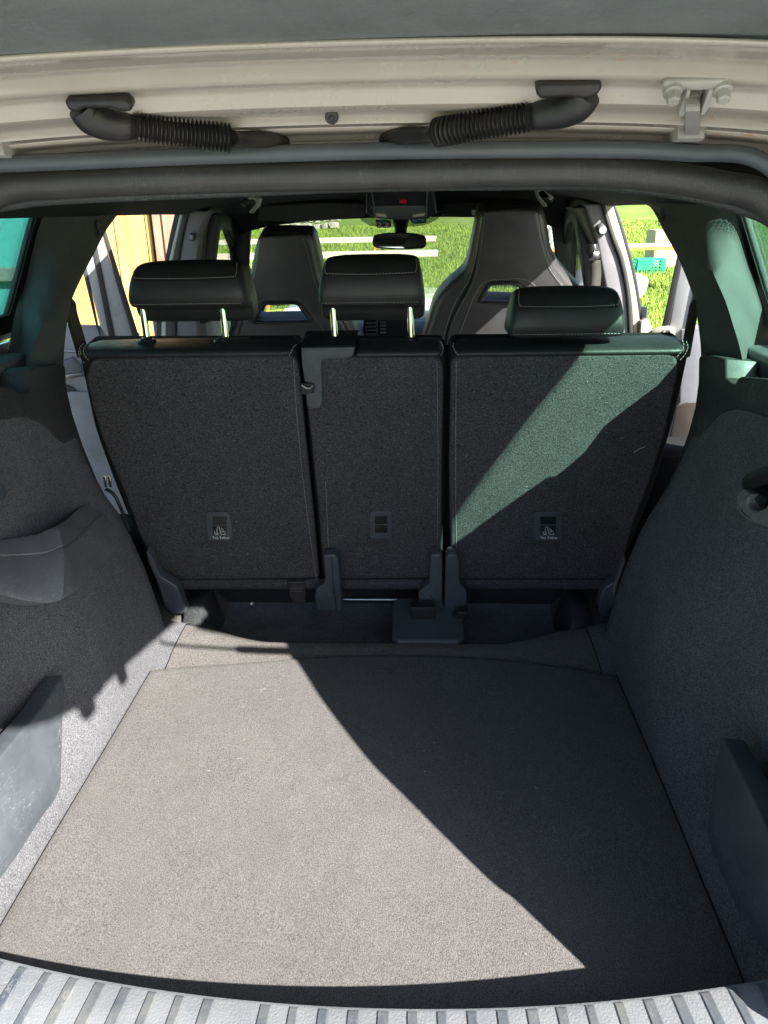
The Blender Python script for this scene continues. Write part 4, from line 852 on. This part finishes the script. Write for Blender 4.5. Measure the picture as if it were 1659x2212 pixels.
# top tether covers
def tether(parent, u0, v0, u1, v1, lean, text_=True):
    lp = [(u0, v0), (u1-lean, v0), (u1, v0+20), (u1+2, v1-8), (u1-2, v1), (u0+lean, v1), (u0+lean*.5, v1-8), (u0, v0+25)] if lean else [(u0, v0), (u1, v0), (u1, v1), (u0, v1)]
    c = shape("tether_cover", SP.shift(-.008), lp, .008, M['bracket'], parent, .0016, 3, rad=.008)
    ci, w_ = (u0+u1)/2+lean*.35, (u1-u0)*.28
    shape("tether_opening", SP.shift(-.0085), [(ci-w_, v0+10), (ci+w_, v0+10), (ci+w_, v1-14), (ci-w_, v1-14)], .001, M['black'], c, 0, rad=.002)
    tube("anchor_bar", [U(ci-w_, v0+28, P=SP.shift(-.010)), U(ci+w_, v0+28, P=SP.shift(-.010))], .0013, M['grey'], c, 8)
    shape("tether_flap", SP.shift(-.0095), [(ci-w_+1, v0+32), (ci+w_-1, v0+32), (ci+w_-1, v1-16), (ci-w_+1, v1-16)], .002, M['black'], c, .0005)
    if text_:
        text("tether_text", "Top Tether", SP.shift(-.0092), ((u0+u1)/2+lean*.4+2, v1-5), .0085, M['white'], c)
        # anchor and child seat pictogram
        q = SP.shift(-.0102); a = (ci-4, v0+41)
        arc = [(a[0]-7, a[1]+1), (a[0]-6, a[1]+6), (a[0]-2, a[1]+8), (a[0]+1, a[1]+5)]
        tube("pictogram", smoothpath([U(*p, P=q) for p in arc], 3), .0006, M['white'], c, 6); tube("pictogram", [U(a[0]-2, a[1]-6, P=q), U(a[0]-2, a[1]+8, P=q)], .0006, M['white'], c, 6)
        tube("pictogram", smoothpath([U(a[0]-2, a[1]-7, P=q), U(a[0]+1, a[1]-10, P=q), U(a[0]+4, a[1]-6, P=q)], 3), .0005, M['white'], c, 6)
        tube("pictogram", [U(a[0]+3, a[1]-8, P=q), U(a[0]+6, a[1]+7, P=q), U(a[0]+15, a[1]+8, P=q), U(a[0]+16, a[1]+4, P=q)], .0007, M['white'], c, 6)
        for k in range(3): tube("pictogram", [U(a[0]+8+3*k, a[1]-6+3*k, P=q), U(a[0]+9+3*k, a[1]+3, P=q)], .0005, M['white'], c, 6)
obox('gap_filler', SP, .130, .158, -.60, -.035, .05, .09, M['matte'], sR, .002); obox('gap_filler', SP, -.172, -.150, -.60, -.035, .05, .09, M['matte'], sL, .002)  # added black strips that keep the slits between the seat backs dark
for par, xa, xb in ((sL, -.61, -.165), (sM, -.155, .14), (sR, .15, .61)): box("seat_squab", (xa, 1.80, -.12), (xb, 2.28, .16), M['leather'], par, .035, 4)
tether(sL, 444, 1106, 500, 1167, 8); tether(sR, 1154, 1106, 1214, 1167, 0); tether(sM, 799, 1105, 847, 1165, 0, False)
# latch bracket of the middle seat
shape("latch_bracket", SP.shift(-.012), [(650, 752), (768, 750), (762, 770), (750, 776), (700, 777), (695, 782), (697, 870), (690, 882), (668, 884), (663, 878), (660, 850), (678, 848), (679, 830), (658, 824), (652, 790)], .016, M['bracket'], sM, .003, 3)
grid("latch_cap", [[SP.pt(x, y, z) for x in np.linspace(topz((650, 750))[0], topz((768, 750))[0], 6)] for y, z in ((-.010, -.0125), (-.007, -.008), (-.005, .0), (-.003, .06), (-.005, .10))], M['black'], sM, smooth=30)
lc = SP.shift(-.014); obox("latch_opening", SP.shift(-.0095), *[topz((652, 840))[0], topz((678, 840))[0]], topz((660, 848))[1], topz((660, 825))[1], 0, .004, M['black'], sM, 0)
tube("latch_striker", smoothpath([U(652, 832, P=lc), U(662, 838, P=lc), U(670, 838, P=lc), U(677, 832, P=lc)], 4), .0022, M['metal'], sM, 8)
# push button plate on the left seat top
def onTop(u, dz=.0): return topz((u, 760))[0]
def topplate(name, u0, u1, parent, mat, c0=.012, c1=.07, b=.0165):
    xa, xb = onTop(u0), onTop(u1); yb = topz(((u0+u1)/2, 771))[1]
    V = [SP.pt(xa-.004, yb+b-.008, c0-.012), SP.pt(xb+.004, yb+b-.008, c0-.012), SP.pt(xb-.004, yb+b+.003, c1), SP.pt(xa+.010, yb+b+.003, c1), SP.pt(xa-.004, yb+b-.02, c0-.008), SP.pt(xb+.004, yb+b-.02, c0-.008), SP.pt(xb-.004, yb+b-.012, c1), SP.pt(xa+.010, yb+b-.012, c1)]
    return bev(mk(name, V, [(0, 1, 2, 3), (4, 7, 6, 5), (0, 4, 5, 1), (1, 5, 6, 2), (2, 6, 7, 3), (3, 7, 4, 0)], mat, parent, 40), .002)
tpl = topplate("release_plate", 512, 628, sL, M['black'], .02, .075)
topplate("belt_guide_plate", 655, 760, sM, M['black'], .015, .08)
# seat hinges
def bracket(parent, lp, Y, bolt=None, line=None, dp=.035):
    pl = Plane((0, Y, .1), (1, 0, 0), (0, -.16, .98), (0, 1, .1)); b = shape("hinge_cover", pl, lp, dp, M['bracket'], parent, .0045, 3, rad=.006)
    if bolt: disc("cover_stud", U(*bolt, P=pl.shift(.001)), -pl.n, .0052, .003, M['bracket'], b, 18, .0015)
    if line: tube("cover_joint", [U(*p, P=pl.shift(-.0004)) for p in line], .0008, M['black'], b, 6)
bracket(sM, [(698, 1200), (722, 1198), (731, 1206), (734, 1240), (740, 1318), (732, 1322), (684, 1318), (680, 1290), (683, 1272), (700, 1262), (703, 1240)], 1.615, (714, 1285), [(716, 1202), (720, 1262), (727, 1318)])
bracket(sM, [(930, 1198), (952, 1198), (956, 1208), (955, 1330), (912, 1334), (905, 1326), (904, 1280), (912, 1272), (927, 1262)], 1.612, (926, 1291))
bracket(sR, [(966, 1198), (985, 1198), (992, 1206), (993, 1262), (1008, 1276), (1010, 1326), (1004, 1332), (960, 1328), (962, 1210)], 1.610, (995, 1291))
bracket(sL, [(315, 1190), (328, 1204), (336, 1226), (346, 1246), (368, 1258), (384, 1270), (396, 1306), (404, 1322), (394, 1328), (370, 1326), (356, 1312), (346, 1280), (334, 1246), (318, 1214)], 1.60, (358, 1296), None, .03)
bracket(sR, [(1345, 1196), (1354, 1210), (1340, 1250), (1334, 1262), (1330, 1300), (1318, 1322), (1300, 1330), (1292, 1318), (1297, 1284), (1306, 1270), (1326, 1258), (1336, 1230)], 1.60, None, None, .03)
# floor mount under the split
ms = [(.017, .188)]
prof = [(1.512, -.004), (1.505, .004), (1.507, .014), (1.54, .020), (1.60, .036), (1.655, .044), (1.67, .03), (1.67, -.05), (1.515, -.05)]
rows = []
for x in np.linspace(.020, .186, 12):
    e = 1 if .03 < x < .176 else .8; rows.append([(x, (1.60+(y-1.60)*e), z*1.0-(.004 if e < 1 else 0)) for y, z in prof])
mt = grid("seat_mount", rows, M['bracket'], car, True, 35, True); bev(mt, .004, 2)
for u in (915, 990): obox("mount_slot", Plane(U(u, 1336, Y=1.585), (1, 0, 0), (0, 0, 1), (0, 1, 0)), -.022 if u < 950 else -.012, .022 if u < 950 else .012, -.010, .012, 0, .02, M['black'], mt, .001)
shape("latch_shoe", PY(1.575), [(888, 1312), (940, 1312), (940, 1343), (888, 1343)], .03, M['black'], mt, .002); shape("latch_shoe", PY(1.575), [(988, 1322), (1012, 1322), (1012, 1337), (988, 1337)], .03, M['black'], mt, .002)
# hanging strap with care label, white clip
stp = PY(1.645); sg = shape("strap", stp, [(622, 1255), (657, 1255), (660, 1290), (657, 1306), (638, 1306), (626, 1290)], .006, M['belt'], sL, .001)
shape("strap_label", stp.shift(-.001), [(625, 1266), (656, 1266), (656, 1280), (627, 1280)], .001, M['black'], sg, 0)
for k in range(4): stitches("label_print", [U(628, 1268+3.2*k, P=stp.shift(-.002)), U(655, 1268+3.2*k, P=stp.shift(-.002))], sg, .0015, .001, .0004)
stitches("label_print", [U(624, 1258, P=stp.shift(-.002)), U(657, 1258, P=stp.shift(-.002))], sg, .003, .002, .0004)
tube("cross_rail", [(-.13, 1.67, .030), (.10, 1.67, .030)], .005, M['metal'], car, 10)
cl = U(544, 1303, Y=1.66); disc("white_clip", cl, (0, -1, .2), .0032, .006, M['white'], car, 10)

# ---- headrests
def headrest(px, Y, label, u_post, postlen, wide=1., flap=.035, depth=.11, seam_px=None, hbody=None, front_low=True):
    (ul, vt), (ur, vb) = px; cx_ = (ul+ur)/2
    L_, Rr = U(ul, vb, Y=Y)[0], U(ur, vb, Y=Y)[0]; zt, zb = U(cx_, vt, Y=Y+.03)[2], U(cx_, vb, Y=Y)[2]
    t = thing("headrest", ((L_+Rr)/2, Y+.05, zb-postlen), label, "headrest", grpH); h = zt-zb
    prof = [(.000, .02*h/.1), (-.002, .25*h), (.002, .55*h), (.012, .72*h), (.026, .90*h), (.050, .985*h), (.085, h), (.110, .93*h), (.122, .7*h), (.124, .3*h), (.120, -flap*.5), (.112, -flap), (.085, -flap-.004), (.060, -flap), (.052, -flap*.4), (.046, -.002), (.020, -.003), (.006, 0)]
    rows = []; n = 34; xm = (L_+Rr)/2; hw = (Rr-L_)/2
    for i in range(n+1):
        a = -1+2*i/n; q = abs(a)**7; e = (1-q)**.35 if q < 1 else 0; e = max(e, .0)
        rr = []
        for (y, z) in prof:
            ztop = z/h if z > 0 else 0
            xw = hw*(1-.115*max(0, ztop)**1.3); yc, zc = .055, h*.5
            rr.append((xm+a*xw, Y+yc+(y-yc)*(.72+.28*e), zb+zc+(z-zc)*(.80+.20*e)-.004*abs(a)**3*ztop))
        rows.append(rr)
    o = sub(grid("cushion", rows, M['leather'], t, True, 60, True), 1)
    # stitched seams: cap outline on the back, lower edge
    zs_ = .66*h; xw = hw*.90
    def surf(a, z):  # point on the back face
        y = np.interp(z, [0, .25*h, .55*h, .72*h, .90*h, .985*h], [0, -.002, .002, .012, .026, .050]); return np.array([xm+a*hw*(1-.115*max(0, z/h)**1.3), Y+y-.0022, zb+z])
    seam = smoothpath([surf(-.90, .93*h)+np.array([0, -.001, 0]), surf(-.905, .80*h), surf(-.87, .69*h), surf(-.78, .655*h), surf(0, .635*h), surf(.78, .655*h), surf(.87, .69*h), surf(.905, .80*h), surf(.90, .93*h)+np.array([0, -.001, 0])], 6)
    stitches("stitching", seam, t, .004, .0022, .00065); tube("seam", [p+np.array([0, .0012, -.004]) for p in seam], .0011, M['black'], t, 6)
    stitches("stitching", [surf(a, .012)+np.array([0, -.0005, -.004]) for a in np.linspace(-.9, .9, 12)], t, .004, .0025, .0006)
    for u in u_post:
        p = U(u, vb, Y=Y+.05)
        if postlen > .01: tube("post", [np.array([p[0], Y+.058, zb+.02]), np.array([p[0]+.004, Y+.050, zb-postlen-.02])], .0072, M['chrome'], t, 16)
    return t
hL = headrest(((270, 563), (538, 665)), 1.575, "raised black leather headrest on the left seat, on two chrome posts", (305, 478), .052)
hM = headrest(((683, 550), (921, 662)), 1.570, "raised black headrest in the middle, beneath the rear view mirror", (717, 884), .055)
hR = headrest(((1096, 621), (1356, 730)), 1.555, "lowered black headrest on the right seat, partly lit green", (), 0, flap=.0)
def guide(u, v, parent):
    yb = topz((u, 771))[1]+.013; x = U(u, v, Y=1.622)[0]; p = SP.pt(x, yb, .052); disc("headrest_guide", p, (0, -.12, 1), .023, .007, M['black'], parent, 28, .003, r2=.019); disc("guide_collar", p+np.array([0, 0, .005]), (0, -.1, 1), .012, .006, M['black'], parent, 24, .002)
guide(320, 737, sL); guide(484, 736, sL); guide(723, 731, sM); guide(887, 729, sM)

# ---- front seats
def fseat(Y, outer, panel, hole, label, slant):
    o_ = Plane(U(*panel[0], Y=Y), (1, 0, 0), (0, -slant, 1), (0, 1, .2)); base = (U(*panel[0], Y=Y)[0], Y, -.3)
    t = thing("front_seat", base, label, "seat", "front seats")
    a = [o_.loc(U(*p, P=o_)) for p in hole]
    oc = smoothpath(outer+[outer[0]], 3)[:-1]; pc_ = smoothpath(panel+[panel[0]], 3)[:-1]
    b = shape("backrest", o_.shift(.012), oc, .12, M['leatherf'], t, .030, 5, holes=[hole])
    p = shape("back_panel", o_.shift(-.004), pc_, .03, M['leatherf'], t, .010, 4, holes=[hole])
    hp = [U(*q, P=o_.shift(-.006)) for q in hole]; rim = smoothpath(hp+[hp[0]], 3)
    tube("opening_rim", rim, .006, M['black'], t, 8)
    box("seat_base", (base[0]-.25, Y+.0, -.28), (base[0]+.25, Y+.52, .12), M['leatherf'], t, .04, 4)
    return t, o_
t, pl = fseat(2.78, [(560, 512), (580, 506), (650, 506), (674, 511), (686, 545), (697, 595), (720, 650), (752, 690), (775, 730), (800, 790), (800, 860), (470, 860), (480, 760), (505, 690), (525, 650), (540, 585), (552, 530)],
    [(566, 512), (640, 508), (668, 514), (680, 560), (694, 615), (720, 668), (750, 720), (775, 790), (775, 840), (498, 840), (503, 760), (520, 700), (532, 655), (548, 590), (558, 530)],
    [(571, 656), (600, 655), (640, 655), (652, 668), (670, 690), (666, 694), (565, 696), (549, 693)], "front seat on the left, behind the left headrest, pierced black backrest", .30)
q = pl.shift(-.006)
stitches("stitching", sp([(560, 520), (550, 560), (540, 610), (530, 650), (525, 675), (515, 700), (508, 740)], -.006, pl), t); stitches("stitching", sp([(655, 515), (665, 550), (678, 600), (688, 630)], -.006, pl), t)
stitches("stitching", sp([(548, 672), (556, 655), (575, 647), (620, 645), (645, 647), (662, 662), (690, 700), (712, 735), (722, 760)], -.006, pl), t)
stitches("stitching", sp([(545, 670), (530, 700), (515, 740), (512, 760)], -.006, pl), t)
t, pl = fseat(2.58, [(1034, 460), (1052, 452), (1110, 450), (1160, 453), (1176, 461), (1186, 500), (1192, 540), (1206, 570), (1232, 604), (1262, 640), (1290, 720), (1290, 860), (920, 860), (905, 780), (925, 700), (940, 655), (965, 625), (990, 603), (1008, 580), (1022, 520)],
    [(1047, 458), (1100, 453), (1150, 455), (1164, 462), (1172, 510), (1184, 552), (1200, 588), (1225, 625), (1250, 670), (1268, 760), (1268, 840), (955, 840), (962, 760), (975, 700), (996, 655), (1020, 610), (1032, 560), (1040, 500)],
    [(1058, 614), (1078, 612), (1110, 612), (1125, 620), (1135, 640), (1138, 654), (1130, 656), (1050, 653), (1038, 650), (1045, 636)], "larger front seat on the right, pierced backrest crossed by a sunlit patch", .30)
stitches("stitching", sp([(1040, 470), (1034, 510), (1026, 560), (1012, 606), (985, 650), (966, 700), (950, 760)], -.004, pl), t); stitches("stitching", sp([(1156, 464), (1164, 505), (1176, 550), (1190, 585), (1220, 625)], -.006, pl), t)
stitches("stitching", sp([(985, 740), (1005, 690), (1020, 650), (1038, 618), (1055, 606), (1090, 603), (1130, 603), (1150, 612), (1165, 630)], -.006, pl), t)

# ---- seat belts at the rear
for s, px_, lab in ((-1, [(140, 640), (147, 648), (150, 656), (152, 672), (162, 705), (172, 740), (182, 775)], "dark seat belt hanging beside the left rear seat back"), (1, [(1514, 636), (1508, 642), (1503, 650), (1500, 665), (1493, 700), (1486, 740), (1480, 775)], "dark seat belt hanging beside the right rear seat back")):
    yy = [1.70, 1.68, 1.66, 1.655, 1.65, 1.65, 1.66]; P = smoothpath([U(*p, Y=y) for p, y in zip(px_, yy)], 5); W_ = np.array([.012, .006, .004]) if s > 0 else np.array([.012, .006, -.004])
    ob = solid(grid("seat_belt", [[p-W_, p-W_*.3, p+W_*.3, p+W_] for p in P], M['belt']), .0015); tag(ob, lab, "seat belt", "rear seat belts")
pb_ = U(1281, 550, Y=2.72); t = thing("seat_belt", pb_, "front seat belt with shiny round guide beside the right centre pillar", "seat belt")
tube("belt_guide", [U(1279, 528, Y=2.5), U(1280, 540, Y=2.5), U(1286, 560, Y=2.5)], [.016, .020, .016], M['black'], t, 14); tube("guide_ring", [U(1279, 549, Y=2.498), U(1288, 553, Y=2.498)], .019, M['metal'], t, 14)
P = [U(1290, 562, Y=2.5), U(1292, 590, Y=2.5), U(1290, 625, Y=2.48), U(1288, 700, Y=2.4)]; solid(grid("webbing", [[p-np.array([.018, 0, 0]), p+np.array([.012, .01, 0])] for p in smoothpath(P, 4)], M['belt'], t), .0015)
# buckle beside the left seat back
bk = thing("belt_buckle", U(236, 1045, Y=1.66), "chrome tongued belt buckle wedged beside the left rear seat back", "belt buckle")
for u in (227, 237): obox("buckle_tongue", Plane(U(u, 1042, Y=1.60), (1, 0, 0), (0, 0, 1), (0, 1, 0)), -.003, .003, -.012, .014, 0, .003, M['chrome'], bk, .0008)
tube("buckle_cable", smoothpath([U(228, 1056, Y=1.6), U(246, 1068, Y=1.6), U(262, 1100, Y=1.6), U(280, 1145, Y=1.61)], 4), .004, M['black'], bk, 8)

# ================================================================== BOOT MAT
fe = [U(*p, Z=0) for p in ((322, 1448), (420, 1438), (540, 1429), (680, 1420), (829, 1414), (960, 1418), (1090, 1426), (1220, 1440), (1338, 1461))]
fe = smoothpath(fe, 4); yf = lambda x: float(np.interp(x, [p[0] for p in fe], [p[1] for p in fe]))
XM = np.linspace(-.4985, .4985, 61); rows = []
for k, tt in enumerate(np.linspace(0, 1, 60)):
    rr = []
    for x in XM:
        y = .56+(yf(x)-.56)*tt; z = .0012*math.sin(x*7+1)*math.sin(y*5)+.0008*math.sin(x*17+y*11)
        rr.append((x, y, z))
    rows.append(rr)
mat_ = grid("boot_mat", rows, M['mat'], None, smooth=80, base=(0, 1., -.012)); solid(mat_, .010, -1, .003, 2)
tag(mat_, "dusty dark carpet mat covering the boot floor, half of it sunlit", "boot mat")
sp_ = PZ(.0022); tube("pull_tab_slit", [U(804, 1457, Z=.001), U(805, 1449, Z=.001), U(842, 1448, Z=.001), U(845, 1455, Z=.001)], .0012, M['black'], mat_, 6)
# loose lint, sand grains and hairs on the carpet
V = []; F = []
def bit(c, r, n=(0, 0, 1), el=1.):
    n0 = len(V); a = rng.uniform(0, 6.28); x = np.array([math.cos(a), math.sin(a), 0]) if abs(n[2]) > .5 else np.array([math.cos(a), 0, math.sin(a)]); y = np.cross(n, x)
    for k in range(5): t = k*2*math.pi/5; V.append(np.array(c)+x*r*el*math.cos(t)+y*r*math.sin(t)*rng.uniform(.6, 1.2))
    V.append(np.array(c)+np.array(n)*r*.8); F.extend([(n0+k, n0+(k+1) % 5, n0+5) for k in range(5)])
for _ in range(90):
    x, y = rng.uniform(-.49, .49), rng.uniform(.66, 1.38); bit((x, y, .0022), rng.uniform(.0003, .0009)*(1.2 if rng.random() < .06 else .8), el=rng.choice([1, 1, 2.5]))
for _ in range(130):
    u, v = rng.uniform(200, 1440), rng.uniform(790, 1240); p = U(u, v, P=SP.shift(-.0052))
    if abs(p[0]) < np.interp(v, [790, 1240], [.60, .52]): bit(p, rng.uniform(.0003, .0007), (0, -1, .1), rng.choice([1, 1, 3]))
for _ in range(140): bit((rng.uniform(-.35, .38), rng.uniform(1.60, 1.74), -.056), rng.uniform(.0004, .0012))
for _ in range(60):
    s = rng.choice([-1, 1]); z = rng.uniform(.02, .5); y = rng.uniform(.85, 1.48); bit((s*(wx(z, y)-.001), y, z), rng.uniform(.0003, .0008), (0, -1, .1))
for _ in range(26):   # curled hairs lying on mat and seat backs
    on = rng.random() < .6; c = np.array([rng.uniform(-.45, .45), rng.uniform(.7, 1.35), .0026]) if on else U(rng.uniform(220, 1400), rng.uniform(800, 1230), P=SP.shift(-.0062))
    x_, y_ = (np.array([1, 0, 0]), np.array([0, 1, 0])) if on else (SP.x, SP.y); a = rng.uniform(0, 6.28); k_ = rng.uniform(-140, 140); l_ = rng.uniform(.006, .02); pts = []
    for t in np.linspace(0, l_, 8): pts.append(c.copy()); a += k_*l_/8; c = c+(x_*math.cos(a)+y_*math.sin(a))*l_/8
    nv = np.cross(x_, y_); n0 = len(V)
    for q in pts: V += [q-nv*.0003, q+nv*.0003+x_*.0003]
    F.extend([(n0+2*k, n0+2*k+1, n0+2*k+3, n0+2*k+2) for k in range(7)])
tag(mk("lint_and_grit", V, F, M['lint'], None, 0), "pale specks of lint and grit scattered over the dark carpet", "lint", kind='stuff')
tw = tube("dry_grass_stalk", smoothpath([U(1370, 977, P=SP.shift(-.007)), U(1380, 970, P=SP.shift(-.010)), U(1388, 967, P=SP.shift(-.008)), U(1394, 964, P=SP.shift(-.007))], 4), .0009, M['lint'], None, 6)
tag(tw, "short dry grass stalk stuck to the right seat back carpet", "grass stalk")
# curled hairs on the mat
print("objects", len(bpy.data.objects))
